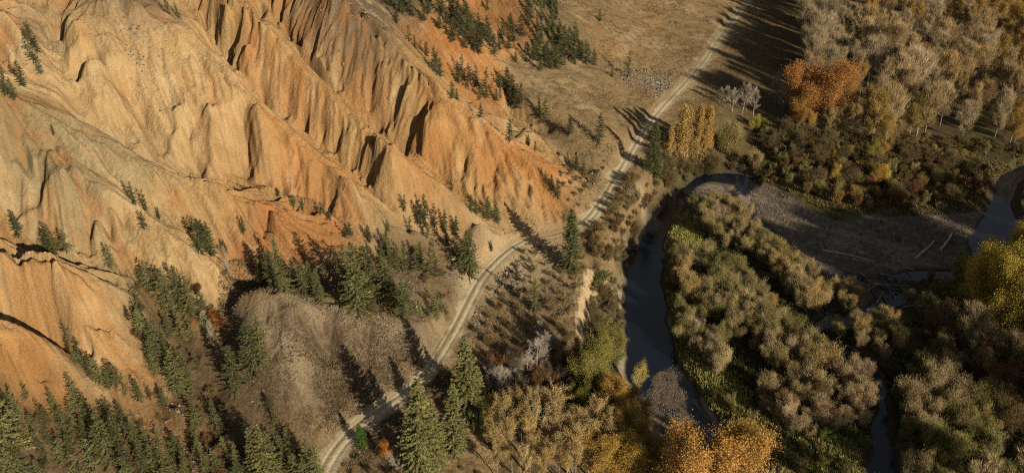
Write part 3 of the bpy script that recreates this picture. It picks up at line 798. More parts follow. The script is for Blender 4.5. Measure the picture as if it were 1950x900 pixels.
def tri_mesh(name, tris, tone, tint, mat):
    tris = np.asarray(tris, np.float32)
    n = len(tris)
    me = make_mesh(name, tris.reshape(-1, 3), np.arange(n * 3).reshape(-1, 3), 3)
    for nm_, v in (('tone', tone), ('tint', tint)):
        a = me.attributes.new(nm_, 'FLOAT', 'FACE')
        a.data.foreach_set('value', np.asarray(v, np.float32))
    me.materials.append(mat)
    return me
def unit(v):
    return v / (np.linalg.norm(v, axis=-1, keepdims=True) + 1e-9)
def tubes(segs, sides=5):
    """segments (p0, p1, r0, r1) -> quads"""
    vs, fs = [], []
    for p0, p1, r0, r1 in segs:
        p0, p1 = np.asarray(p0, float), np.asarray(p1, float)
        d = unit(p1 - p0)
        a = unit(np.cross(d, [0.31, 0.95, 0.05])); b = np.cross(d, a)
        base = len(vs)
        for p, r in ((p0, r0), (p1, r1)):
            for k in range(sides):
                t = 2 * math.pi * k / sides
                vs.append(p + r * (a * math.cos(t) + b * math.sin(t)))
        for k in range(sides):
            fs.append((base + k, base + (k + 1) % sides, base + sides + (k + 1) % sides, base + sides + k))
    return np.array(vs), np.array(fs)
def tube_mesh(name, segs, mat, sides=5):
    v, f = tubes(segs, sides)
    me = make_mesh(name, v, f, 4)
    me.polygons.foreach_set('use_smooth', np.ones(len(f), dtype=bool))
    me.materials.append(mat)
    return me

def conifer(seed, h=16.0, R=2.6, whorls=36, nb=6, dens=1.0, ragged=0.25, base=0.05, spray=0.62, lean=0.0):
    g = np.random.default_rng(seed)
    segs, T, tone, tint = [], [], [], []
    bend = g.normal(0, 0.012 * h, 2)
    def axis(z):
        f = z / h
        return np.array([bend[0] * f * f + lean * z * f, bend[1] * f * f, z])
    k = 7
    for i in range(k):
        z0, z1 = h * i / k, h * (i + 1) / k
        segs.append((axis(z0 - (0.4 if i == 0 else 0)), axis(z1), 0.017 * h * (1 - i / k) + 0.02, 0.017 * h * (1 - (i + 1) / k) + 0.012))
    for w in range(whorls):
        zf = base + (0.985 - base) * ((w + g.uniform(-.3, .3)) / whorls)
        zf = min(max(zf, base * 0.8), 0.99)
        gap = g.uniform() < ragged * 0.35
        prof = (1 - zf) ** 0.78 * min(1.0, 0.62 + zf * 2.2)
        for b in range(nb):
            if gap and g.uniform() < 0.6:
                continue
            az = g.uniform(0, 2 * math.pi)
            Lb = R * prof * g.uniform(1 - ragged * 1.5, 1 + ragged * 0.8) + 0.12
            el = math.radians(-22 + 50 * zf + g.uniform(-9, 9))
            p0 = axis(zf * h)
            hd = np.array([math.cos(az), math.sin(az), 0])
            p1 = p0 + hd * Lb * math.cos(el) + np.array([0, 0, Lb * math.sin(el)])
            if Lb > 0.6:
                segs.append((p0, p0 + (p1 - p0) * 0.85, 0.012 * Lb + 0.012, 0.008))
            n = int((5 + Lb * 9) * dens)
            s = g.uniform(0.12, 1.05, n) ** 0.8
            sag = -0.10 * Lb * np.sin(s * math.pi)
            q = p0 + (p1 - p0) * s[:, None]
            q[:, 2] += sag
            side = np.array([-hd[1], hd[0], 0])
            sd = g.uniform(-1, 1, n)
            d = hd * (0.5 + 0.4 * g.uniform(size=(n, 1))) + side * sd[:, None] * 1.1
            d[:, 2] += g.uniform(-0.42, 0.12, n)
            d = unit(d)
            ln = spray * (0.55 + 0.6 * g.uniform(size=n)) * (1.05 - 0.35 * s) * (0.5 + 0.5 * min(1, Lb / 1.2))
            wv = unit(np.cross(d, unit(np.array([0, 0, 1.0]) + g.normal(0, .45, (n, 3))))) * (ln * 0.30)[:, None]
            q0 = q - d * (ln * 0.15)[:, None]
            T.append(np.stack([q0 + wv, q0 - wv, q + d * ln[:, None]], 1))
            tb = g.uniform(0.2, 0.8)
            tone.append(np.clip(tb + g.normal(0, .18, n), 0, 1)); tint.append(g.uniform(size=n))
    return {'trunk': tube_mesh('trunk', segs, M_BARK), 'crown': tri_mesh('crown', np.concatenate(T), np.concatenate(tone), np.concatenate(tint), M_NEEDLE), 'h': h}

def broadleaf(seed, h=14.0, R=3.0, base=0.3, stems=1, limbs=16, subs=4, fast=0.6, twigs=2500, tlen=1.0, tw=0.05, leaves=0, lsize=0.22,
              clump=0.4, round_=0.5, bark=None, lean=0.0, mat=None, tmat=None, leaftop=0.0, stemlean=0.35, tight=.34, radial=0.0, jit=.12, lt=1.0):
    """trunk with ascending limbs; the crown is twigs and, if any are left, leaves. fast: how steeply limbs ascend"""
    g = np.random.default_rng(seed)
    segs, A, D = [], [], []
    for s_ in range(stems):
        az = g.uniform(0, 2 * math.pi)
        ln = (stemlean if stems > 1 else 0.03) * g.uniform(0.2, 1.0)
        sh = h * (g.uniform(0.72, 0.95) if stems > 1 else 0.93) * (1 - 0.25 * ln)
        pts_ = []
        for i in range(8):
            f = i / 7
            r = sh * ln * f ** (0.75 if stems > 1 else 1.3)
            pts_.append(np.array([math.cos(az) * r + lean * f * f * h, math.sin(az) * r, sh * f - (0.3 if i == 0 else 0)]) + g.normal(0, 0.010 * h, 3) * f)
        r0 = 0.014 * h / (1 + 0.25 * (stems - 1))
        for i in range(7):
            segs.append((pts_[i], pts_[i + 1], r0 * (1 - i / 7.5), r0 * (1 - (i + 1) / 7.5)))
        for l in range(max(3, limbs // stems)):
            f = base + (0.97 - base) * (l + g.uniform(0, 1)) / max(3, limbs // stems)
            i = min(6, int(f * 7)); p0 = pts_[i] + (pts_[i + 1] - pts_[i]) * (f * 7 - i)
            u = (f - base) / (1 - base)
            prof = math.sin(math.pi * min(0.97, (u * (1 - round_ * 0.3) + 0.18 + 0.12 * round_))) ** 0.7
            Lb = R * prof * g.uniform(0.75, 1.15) * (1.0 if stems == 1 else 0.65)
            a2 = g.uniform(0, 2 * math.pi)
            el = fast * 0.75 + 0.55 * u + g.uniform(-.15, .15)
            d = np.array([math.cos(a2) * math.cos(el), math.sin(a2) * math.cos(el), math.sin(el)])
            Lt = Lb / max(0.35, math.cos(el)) * 0.95
            Lt = min(Lt, (h * 1.02 - p0[2]) / max(0.3, d[2] + 0.15) if d[2] > 0 else Lt)
            p = p0
            for k in range(4):
                d = unit(d + np.array([0, 0, 0.13]) + g.normal(0, .07, 3))
                p2 = p + d * Lt / 4
                rr_ = (0.10 * r0 + 0.045 * Lt * 0.25 * (1 - k / 4)) * lt
                segs.append((p, p2, rr_, max(0.010, rr_ * 0.72)))
                for _ in range(3):
                    if k > 0 or stems > 1:
                        A.append(p + (p2 - p) * g.uniform()); D.append(d)
                if k > 0:
                    for _ in range(max(1, subs // 3)):
                        dd = unit(d + g.normal(0, .42, 3) + np.array([0, 0, .12]))
                        Ls = Lt * g.uniform(.16, .34)
                        p3 = p2 + dd * Ls
                        segs.append((p2, p3, 0.03 * lt, 0.010 * lt))
                        for t in (0.3, 0.6, 0.9, 1.0):
                            A.append(p2 + (p3 - p2) * t); D.append(dd)
                p = p2
        for t in np.linspace(0.75, 1, 6):
            A.append(pts_[7] * t + pts_[6] * (1 - t)); D.append(np.array([0, 0, 1.0]))
    A, D = np.array(A), np.array(D)
    if radial:      # twigs fan out from the heart of the plant
        D = unit(D * (1 - radial) + unit(A - np.array([0, 0, 0.15 * h])) * radial)
    T, tone, tint = [], [], []
    atone = g.uniform(0.33, 0.67, len(A))
    if twigs:
        j = g.integers(0, len(A), twigs)
        q = A[j] + g.normal(0, jit, (twigs, 3))
        d = unit(D[j] + g.normal(0, tight, (twigs, 3)) + np.array([0, 0, .30 if tight > .3 else .5]))
        ln = tlen * g.uniform(.5, 1.15, twigs)
        w = unit(np.cross(d, g.normal(size=(twigs, 3)))) * (tw / 2)
        T.append(np.stack([q - w, q + w, q + d * ln[:, None]], 1))
        tone.append(np.clip(atone[j] + g.normal(0, .2, twigs), 0, 1)); tint.append(g.uniform(size=twigs))
    if leaves:
        wgt = np.clip((A[:, 2] / h - leaftop), 0.02, 1) if leaftop else np.ones(len(A))
        j = g.choice(len(A), leaves, p=wgt / wgt.sum())
        q = A[j] + g.normal(0, clump, (leaves, 3)) + D[j] * g.uniform(0, tlen, (leaves, 1))
        q[:, 2] = np.maximum(q[:, 2], 0.05 * h)
        nrm = unit(g.normal(size=(leaves, 3)) + np.array([0, 0, 0.5]))
        a = unit(np.cross(nrm, g.normal(size=(leaves, 3)))); b = np.cross(nrm, a)
        sz = lsize * g.uniform(.6, 1.3, (leaves, 1))
        v0, v1, v2, v3 = q + a * sz, q + b * sz * .6, q - a * sz, q - b * sz * .6
        T += [np.stack([v0, v1, v2], 1), np.stack([v0, v2, v3], 1)]
        tn = np.clip(atone[j] + g.normal(0, .2, leaves), 0, 1); ti = g.uniform(size=leaves)
        tone += [tn, tn]; tint += [ti, ti]
    crown = tri_mesh('crown', np.concatenate(T), np.concatenate(tone), np.concatenate(tint), mat or (M_LEAF if leaves > twigs else M_TWIG))
    return {'trunk': tube_mesh('trunk', segs, bark or M_GREYB, 4), 'crown': crown, 'h': h}

PROTO = {
 'conifer': [conifer(s, R=r, ragged=q, whorls=34) for s, r, q in ((1, 3.7, .3), (2, 4.2, .4), (3, 3.2, .35), (4, 4.6, .45), (5, 3.6, .55), (6, 4.0, .3), (7, 3.4, .5))],
 'scraggy': [conifer(s, h=12, R=2.9, ragged=.6, whorls=22, nb=5, base=.12) for s in (11, 12, 13)],
 'bigfir': [conifer(s, h=20, R=4.2, whorls=52, nb=8, dens=1.25, ragged=.24, spray=.62, base=.04) for s in (21, 22, 23, 24)],
 'bare': [broadleaf(s, h=15, R=r, base=.22, limbs=34, subs=6, fast=1.1, twigs=6500, tlen=1.3, tw=.036, bark=M_GREYB, tight=.17, radial=.4, jit=.35) for s, r in ((31, 2.3), (32, 2.9), (33, 1.9), (34, 3.3), (35, 2.5), (36, 2.1), (37, 2.8))],
 'round_bare': [broadleaf(s, h=13, R=4.3, base=.2, stems=3, limbs=30, subs=5, fast=.7, twigs=5200, tlen=1.1, tw=.06, bark=M_GREYB) for s in (41, 42)],
 'sparse': [broadleaf(s, h=14, R=2.5, base=.28, limbs=18, subs=4, fast=1.0, twigs=2600, tlen=1.0, tw=.045, leaves=4200, lsize=.10, clump=.35, bark=M_GREYB, mat=M_LEAF, leaftop=.2) for s in (51, 52, 53)],
 'gold': [broadleaf(s, h=14, R=r, base=.15, limbs=24, subs=5, fast=.85, twigs=500, tlen=.8, leaves=14000, lsize=.10, clump=.42, bark=M_PALE) for s, r in ((61, 2.5), (62, 3.0))],
 'round_gold': [broadleaf(s, h=14, R=5.4, base=.12, stems=3, limbs=44, subs=6, fast=.6, twigs=800, tlen=.9, leaves=40000, lsize=.10, clump=.55, bark=M_GREYB, stemlean=.45) for s in (71, 72, 73, 74)],
 'poplar': [broadleaf(s, h=15, R=1.6, base=.04, limbs=26, subs=4, fast=1.15, twigs=600, tlen=.8, leaves=4600, lsize=.15, clump=.3, bark=M_PALE) for s in (81, 82)],
 'willow': [broadleaf(s, h=7, R=r, base=.12, stems=7, limbs=63, subs=5, fast=.85, twigs=8500, tlen=.62, tw=.036, leaves=1500, lsize=.075, clump=.3, bark=M_BROWNB, mat=M_TWIG, stemlean=sl, tight=.2, radial=.75, jit=.38) for s, r, sl in ((91, 2.6, .5), (92, 3.0, .7), (93, 2.0, .35), (94, 3.4, .8), (95, 2.4, .9), (96, 1.7, .5), (97, 2.9, .6))],
 'bush': [broadleaf(s, h=3, R=1.6, base=.1, stems=7, limbs=28, subs=3, fast=.6, twigs=900, tlen=.45, tw=.05, leaves=1500, lsize=.10, clump=.2, bark=M_BROWNB, mat=M_LEAF, stemlean=.7, radial=.6, jit=.2) for s in (101, 102, 103)],
 'thin_bush': [broadleaf(s, h=3, R=1.5, base=.1, stems=8, limbs=28, subs=3, fast=.8, twigs=1900, tlen=.55, tw=.04, bark=M_BROWNB, stemlean=.6, radial=.6, jit=.2) for s in (111, 112)],
 'snag': [broadleaf(s, h=10, R=2.3, base=.22, limbs=22, subs=6, fast=.6, twigs=1900, tlen=.75, tw=.03, bark=M_PALE, lt=.42, jit=.15) for s in (121, 122, 123)],
}
GREEN, YGREEN, DKGREEN = (.105,.115,.045), (.20,.195,.072), (.058,.070,.033)
GREYT, TANT, BROWNT, GOLD, YEL, RUST = (.36,.275,.14), (.37,.265,.11), (.17,.12,.058), (.46,.285,.075), (.50,.37,.09), (.42,.21,.07)
OLIVET, PINKT, CREAM, REDB, YOL = (.23,.205,.08), (.38,.285,.165), (.54,.42,.21), (.17,.09,.045), (.30,.26,.06)
ITEMS = []     # every plant before it is linked: dict
grd = np.random.default_rng(7)
def plant(kind, name, cat, desc, group, px, py, hpx, color, width=1.0, lean=None, xy=None, h=None):
    if xy is None:
        X_, Y_, Z_, D_ = [float(v[0]) for v in hit(px, py)]
    else:
        X_, Y_ = xy
        Z_ = float(ground(X_, Y_))
        D_ = Y_ * C30 - (Z_ - CAM_Z) * S30
        px = PW / 2 + FPX * X_ / D_
        py = PH / 2 - FPX * (Y_ * S30 + (Z_ - CAM_Z) * C30) / D_
    if h is None:
        el = math.atan2(CAM_Z - Z_, math.hypot(X_, Y_))
        h = hpx * D_ / (FPX * max(0.6, math.cos(el)))
    ITEMS.append(dict(kind=kind, name=name, cat=cat, desc=desc, group=group, px=px, py=py, X=X_, Y=Y_, Z=Z_, D=D_, h=h, color=color, width=width, lean=lean))
def vary(c, s=0.16):
    k = 1 + grd.normal(0, s)
    return tuple(float(np.clip(v * k * (1 + grd.normal(0, s * 0.10)), .01, .9)) for v in c)
def blend(a, b, t):
    return tuple(a[i] * (1 - t) + b[i] * t for i in range(3))
# ------------------------------------------------------------------ where the plants stand
def scatter(poly, z, spacing, n, seed, avoid_water=True, extra=0.0):
    """points inside a photograph outline laid on the land at elevation z, kept apart by spacing (metres)"""
    g = np.random.default_rng(seed)
    pw = np.array([tuple(map(float, at_z(px, py, z))) for px, py in poly])
    lo, hi = pw.min(0), pw.max(0)
    cand = g.uniform(lo, hi, (n * 14, 2))
    cand = cand[poly_sd(cand[:, 0], cand[:, 1], pw) < 0]
    if avoid_water:
        wd = np.full(len(cand), 99.0)
        for pl, _ in CH_W:
            wd = np.minimum(wd, poly_sd(cand[:, 0], cand[:, 1], pl))
        rd_ = line_d(cand[:, 0], cand[:, 1], [p[:2] for p in road_line])[0]
        cand = cand[(wd > 1.2 + extra) & (rd_ > 3.2)]
    out = []
    for c in cand:
        if all((c[0] - o[0]) ** 2 + (c[1] - o[1]) ** 2 > spacing * spacing for o in out):
            out.append(c)
            if len(out) >= n:
                break
    return out
def scatter_px(poly, spacing, n, seed):
    """the same on steep ground: lines of sight through the outline, followed to the slope"""
    g = np.random.default_rng(seed)
    pp = np.array(poly, float)
    c = g.uniform(pp.min(0), pp.max(0), (n * 8, 2))
    c = c[poly_sd(c[:, 0], c[:, 1], pp) < 0]
    X_, Y_, _, _ = hit(c[:, 0], c[:, 1])
    ok = line_d(X_, Y_, [p[:2] for p in road_line])[0] > 3.2
    out = []
    for a, b in zip(X_[ok], Y_[ok]):
        if all((a - o[0]) ** 2 + (b - o[1]) ** 2 > spacing * spacing for o in out):
            out.append((float(a), float(b)))
            if len(out) >= n:
                break
    return out
CD = 'dark green conifer'
# conifers named one by one: (x, base y, height) in the photograph
CON = {
 'conifers on the upper ridge by the frame corner': [(12,180,60),(45,165,52),(28,190,42),(62,88,40),(58,66,30),(64,118,48),(78,142,44),(48,72,24),(70,100,30)],
 'conifers dotted over the pale slopes': [(101,256,20),(320,26,36),(340,34,30),(255,388,45),(278,400,40),(276,438,36),(303,416,22),(36,449,48),(108,486,62),(128,484,48),(95,480,45),(213,508,44)],
 'conifers along the gully above the mound': [(368,440,30),(382,478,60),(402,486,66),(388,458,40),(462,442,30),(560,393,28),(578,399,24),(612,408,26),(628,418,24),(657,452,30),(668,447,25),(703,458,28),(736,474,38),(428,480,24),(530,372,16)],
 'conifers at the foot of the second ridge': [(768,403,36),(796,424,46),(809,431,58),(829,432,48),(846,442,42),(858,364,22),(868,446,34),(896,402,30),(907,408,32),(930,416,42),(946,422,38),(780,440,30),(740,440,22),(815,452,30),(890,470,30),(852,466,24)],
 'conifers in the belt behind the grassy mound': [(505,538,62),(522,548,74),(543,556,62),(532,535,80),(579,562,66),(592,560,58),(606,569,54),(612,574,36),(590,540,45),(664,578,74),(676,586,90),(684,592,112),(696,588,108),(660,560,60),(668,552,70),(640,520,45),(655,515,55),(702,520,50),(722,550,62),(735,562,70),(745,575,72),(766,606,72),(771,600,62),(729,508,44),(739,492,46),(758,512,46),(771,508,42),(790,512,46),(815,524,50),(830,528,46),(800,505,46),(745,505,36),(786,602,32),(831,606,36),(712,592,26),(836,590,34),(752,585,50),(560,540,50),(710,560,50),(689,560,60),(775,575,44),(800,600,28),(815,600,24),(850,600,26)],
 'conifers beside the road bend': [(880,522,60),(893,526,80),(905,515,60),(889,492,50),(936,476,18),(1020,592,56),(1012,518,20),(878,500,46)],
 'conifers in the gully behind the far main ridge': [(754,45,34),(781,80,32),(792,92,26),(826,136,42),(832,144,46),(839,147,36),(871,156,40),(882,152,46),(891,166,46),(906,164,40),(924,188,62),(914,192,40),(862,186,30),(869,190,20),(964,176,48),(971,200,52),(984,206,46),(1036,236,52),(916,224,26),(972,268,40),(1006,276,20),(1018,286,20),(946,190,30),(912,102,44),(903,96,40),(897,60,34),(928,20,22),(990,196,40),(952,168,34),(978,182,40),(1026,222,34),(812,106,26),(800,96,22)],
 'conifers scattered on the grassy slope by the far road': [(1120,118,38),(1108,112,34),(1132,124,30),(1165,146,22),(1196,149,50),(1139,273,52),(1096,324,28),(1082,316,26),(1111,326,20),(1050,362,30),(1062,376,36),(1040,348,24),(1030,332,14),(1142,40,22),(1085,255,30)],
 'conifers in the gully of the left slopes': [(270,545,34),(285,548,56),(298,556,50),(312,572,66),(322,560,52),(345,582,80),(362,600,74),(334,616,60),(372,616,44),(388,596,46),(318,602,42),(245,607,28),(266,612,46),(276,642,62),(300,682,72),(291,694,58),(312,668,50),(322,640,44),(336,690,40),(345,752,92),(334,740,60),(358,730,64),(375,702,36),(448,742,78),(470,702,60),(485,708,92),(500,692,84),(416,822,56),(376,812,50),(266,762,40),(225,736,46),(196,732,60),(184,724,46),(145,692,34),(150,678,40),(131,652,40),(150,782,66),(160,700,34),(208,740,36),(240,752,26),(310,770,36),(286,758,30),(512,778,26),(440,700,40),(398,640,44),(262,582,40),(355,560,44),(310,540,30),(214,730,40),(172,715,36),(328,720,50),(312,700,44),(298,712,40),(405,790,30),(362,640,44),(348,650,50)],
 'conifers along the lower edge': [(8,830,60),(30,834,54),(84,872,50),(134,862,48),(168,838,50),(206,802,44),(232,800,40),(262,846,46),(306,850,44),(340,872,48),(372,842,40),(350,900,40),(428,862,36),(450,880,44),(536,880,60),(548,850,44),(470,820,34),(528,812,34),(14,775,46),(90,806,40),(140,806,40),(258,806,34),(150,852,46),(20,864,108),(4,856,92),(56,852,52),(46,902,54),(30,908,66),(190,842,62),(212,884,92),(236,886,82),(262,874,62),(190,874,72),(328,902,64),(316,912,56),(100,908,44),(80,914,46),(150,918,44),(416,894,46),(478,864,62),(496,904,92),(520,900,74),(508,916,88),(560,906,54),(590,900,74),(604,908,62),(578,925,50),(488,896,84),(66,820,40),(92,842,50),(128,828,56),(172,812,50),(36,800,60),(76,790,44),(110,800,50),(12,790,60),(222,820,50),(246,846,50),(282,860,44),(300,890,50),(120,880,50),(0,920,80),(180,900,56),(275,905,50),(240,920,60),(356,900,34),(395,905,40),(454,910,46),(50,760,36),(440,860,30),(380,870,36)],
}
for grp, lst in CON.items():
    for px, py, hp in lst:
        if 'lower edge' in grp:
            hp *= grd.uniform(.7, 1.2)
            if grd.uniform() < .03:
                continue
        near = grp in ('conifers along the lower edge',)
        sc = grd.uniform() < 0.38 and hp < 80
        c = blend(GREEN, YGREEN, grd.uniform(0, .75)) if py > 480 else blend(DKGREEN, GREEN, grd.uniform(0, .9))
        plant('scraggy' if sc else 'conifer', 'conifer_tree', 'tree', CD, grp, px + grd.uniform(-1, 1), py, hp * grd.uniform(.97, 1.12), vary(c, .2), width=grd.uniform(.75, 1.12) * (1.12 if hp < 50 else 1))
# wood on the far slope
fw = [(735,-30),(740,12),(790,40),(840,72),(880,96),(920,100),(960,116),(1010,132),(1060,140),(1100,126),(1130,118),(1110,84),(1064,58),(1062,20),(1050,-30),(985,-30),(1000,40),(960,66),(925,60),(880,20),(850,-30)]
for xy in scatter_px(fw, 3.3, 150, 5):
    plant('conifer', 'conifer_tree', 'tree', 'conifer of the dark hillside wood', 'conifers of the wood on the far slope', 0, 0, 0, vary(blend(DKGREEN, GREEN, grd.uniform()), .12), width=grd.uniform(1.0, 1.5), xy=xy, h=grd.uniform(4.5, 8.5))
# the big ones
for px, py, hp, w, desc in [(800,892,160,1.05,'broad pale-topped fir'),(828,884,120,.95,'fir behind the broad one'),(866,862,124,.95,'slender fir'),(892,800,150,1.0,'tall full fir'),(912,790,90,.9,'fir half hidden at the shaded side'),
                        (1086,514,118,1.05,'big lone fir with ragged branches'),(1246,334,100,.9,'tall dark fir beside the yellow poplars'),(690,850,44,1.3,'small bright green fir'),(1232,322,50,1.0,'shorter dark fir beside the yellow poplars')]:
    col_ = YGREEN if py > 700 else GREEN
    if desc.startswith('small bright'):
        col_ = (.085, .15, .03)
    plant('bigfir', 'fir_tree', 'tree', desc, 'firs by the dirt road', px, py, hp, vary(col_, .05), width=w * 0.95)
# dead poles and grey snags
for px, py, hp, ln in [(450,532,46,-.35),(436,500,34,-.2),(1157,462,18,0),(772,905,50,-.45),(354,46,26,-.2),(396,640,48,0),(402,652,44,.1),(884,690,18,.1),(405,668,40,0),(112,498,14,0)]:
    plant('snag', 'dead_snag', 'tree', 'bare dead snag', 'dead snags', px, py, hp, vary((.33,.29,.23), .08), width=.55, lean=ln)
plant('gold', 'autumn_tree', 'shrub', 'small orange shrub', 'orange shrubs', 735, 872, 30, (.50,.20,.04), width=1.6)
for px, py, hp in [(418,630,34),(408,615,26),(372,628,22)]:
    plant('gold', 'autumn_tree', 'shrub', 'orange brown shrub in the tree gully', 'orange shrubs', px, py, hp, vary((.40,.17,.05), .1), width=1.3)

# ---- white-barked trees and the yellow poplars near the bend of the river
for px, py, hp in [(1380,206,42),(1394,214,46),(1413,216,58),(1420,214,50),(1434,222,56),(1474,202,64),(1490,216,50),(1370,196,30)]:
    plant('snag', 'bare_birch', 'tree', 'bare white-barked tree', 'bare white-barked trees', px, py, hp, vary((.40,.34,.27), .06), width=1.0)
for px, py, hp in [(1268,308,66),(1276,322,92),(1286,318,104),(1296,322,112),(1307,320,118),(1316,324,112),(1326,322,116),(1334,324,98),(1343,318,108),(1350,310,96),(1300,306,108),(1322,306,112),(1338,300,100),(1284,300,84)]:
    plant('poplar', 'poplar_tree', 'tree', 'yellow poplar with a white trunk', 'yellow poplars near the river bend', px, py, hp * grd.uniform(.7, 1.1), vary(blend(GOLD, TANT, grd.uniform(0, .8)), .14), width=grd.uniform(.6, .95))
for px, py, hp, c, w in [(1376,292,62,OLIVET,1.2),(1390,298,66,blend(TANT,OLIVET,.5),1.2),(1404,290,40,OLIVET,1.3),(1437,322,38,GREYT,1.3),(1446,246,26,YOL,1.8),(1428,250,18,YOL,1.6),(1456,262,20,OLIVET,1.6)]:
    plant('willow', 'willow_shrub', 'shrub', 'willow on the shaded bank', 'willows on the shaded bank', px, py, hp, vary(c, .06), width=w * .7)
# ---- orange cottonwoods at the edge of the wood
for px, py, hp, c, w in [(1516,245,84,blend(RUST,GOLD,.5),.75),(1532,232,114,RUST,1.0),(1558,240,126,RUST,1.05),(1585,235,104,blend(RUST,GREYT,.25),.8),(1545,160,74,blend(GOLD,TANT,.4),.8),(1540,262,52,GOLD,.5),(1612,225,86,blend(RUST,TANT,.5),.65),(1512,232,70,RUST,.6)]:
    plant('round_gold', 'cottonwood_tree', 'tree', 'rusty orange cottonwood', 'orange cottonwoods at the wood edge', px, py, hp, vary(c, .05), width=w)
# ---- bare wood at the upper right
wood = [(1545,40),(1640,8),(1760,-40),(2080,-60),(2120,230),(1960,280),(1880,262),(1800,262),(1700,262),(1640,272),(1590,268),(1545,250),(1560,215),(1530,170),(1535,110)]
for i, xy in enumerate(scatter(wood, 3.5, 4.0, 330, 21)):
    x_, y_ = xy
    D_ = y_ * C30 - (3.5 - CAM_Z) * S30
    px = PW / 2 + FPX * x_ / D_
    py = PH / 2 - FPX * (y_ * S30 + (3.5 - CAM_Z) * C30) / D_
    if 1480 < px < 1645 and py > 200:
        continue
    u = grd.uniform()
    goldp = .06 + .55 * float(sstep(1830, 1960, px)) + .8 * float(sstep(100, 55, py)) * float(sstep(1690, 1760, px)) + .25 * float(sstep(210, 260, py))
    t = float(fbm(np.array([x_ / 18.]), np.array([y_ / 18.]), 2, 7)[0])
    if u < goldp:
        plant('sparse' if grd.uniform() < .6 else 'gold', 'cottonwood_tree', 'tree', 'golden cottonwood', 'golden trees of the bare wood', 0, 0, 0, vary(blend(GOLD, TANT, grd.uniform(.1, .8)), .12), width=grd.uniform(.8, 1.15), xy=xy, h=grd.uniform(11, 17))
    else:
        c = blend((.40,.31,.18), (.36,.245,.11), float(np.clip(.35 + t * 1.4 + grd.normal(0, .3), 0, 1)))
        plant('bare', 'bare_tree', 'tree', 'leafless grey cottonwood', 'leafless trees of the bare wood', 0, 0, 0, vary(c, .16), width=grd.uniform(.95, 1.5), xy=xy, h=grd.uniform(10, 19) * (0.8 if py < 110 and px < 1620 else 1))
edge_ = [(1530,10),(1575,10),(1590,120),(1580,205),(1530,205),(1524,140)]
for xy in scatter(edge_, 4, 3.4, 44, 23):
    plant('bare', 'bare_tree', 'tree', 'dim leafless tree', 'leafless trees of the bare wood', 0, 0, 0, vary((.30,.235,.14), .12), width=grd.uniform(.8, 1.2), xy=xy, h=grd.uniform(13, 20))
for px, py, hp in [(1590,110,90),(1640,120,100),(1690,128,104),(1665,90,84),(1612,80,74)]:
    plant('round_bare', 'bare_tree', 'tree', 'broad rounded leafless tree', 'broad leafless trees', px, py, hp, vary(blend(GREYT, PINKT, .2), .06), width=.85)
for px, py, hp, c, k, w in [(1660,268,92,blend(GOLD,OLIVET,.4),'gold',1.1),(1682,292,72,blend(GOLD,OLIVET,.5),'gold',1.1),(1745,258,78,blend(YOL,TANT,.4),'gold',1.5),(1732,262,62,blend(YOL,TANT,.5),'gold',1.2),(1932,272,72,blend(GOLD,TANT,.3),'round_gold',.6),(1960,260,80,GOLD,'round_gold',.6),
                         (1720,48,38,blend(GOLD,YEL,.5),'gold',1.3),(1735,56,46,YEL,'gold',1.2),(1600,262,60,TANT,'sparse',1),(1620,268,66,TANT,'sparse',1),(1576,262,54,blend(GREYT,CREAM,.4),'sparse',1.1),(1880,240,46,blend(BROWNT,OLIVET,.4),'willow',1),(1700,280,50,TANT,'sparse',1.2)]:
    plant(k, 'cottonwood_tree', 'tree', 'yellowing cottonwood', 'yellowing trees along the front of the wood', px, py, hp, vary(c, .06), width=w)
# ---- small bright yellow shrubs and saplings
for px, py, hp, c in [(1588,350,36,YEL),(1585,308,24,GOLD),(1615,302,26,blend(YEL,GOLD,.5)),(1660,312,42,YOL),(1676,310,36,GOLD),(1650,322,30,GOLD),(1668,356,44,GOLD),(1678,352,38,YEL),(1742,304,28,GOLD),(1757,306,26,YOL),(1776,312,36,blend(YOL,CREAM,.5)),(1705,352,20,GOLD),(1592,296,20,GOLD),(1725,300,22,OLIVET),(1480,806,30,YEL),(1638,700,14,YOL),(1462,690,30,GOLD),(1640,560,14,GOLD)]:
    plant('gold', 'yellow_sapling', 'shrub', 'bright yellow sapling', 'bright yellow saplings', px, py, hp, vary(c, .08), width=1.5)
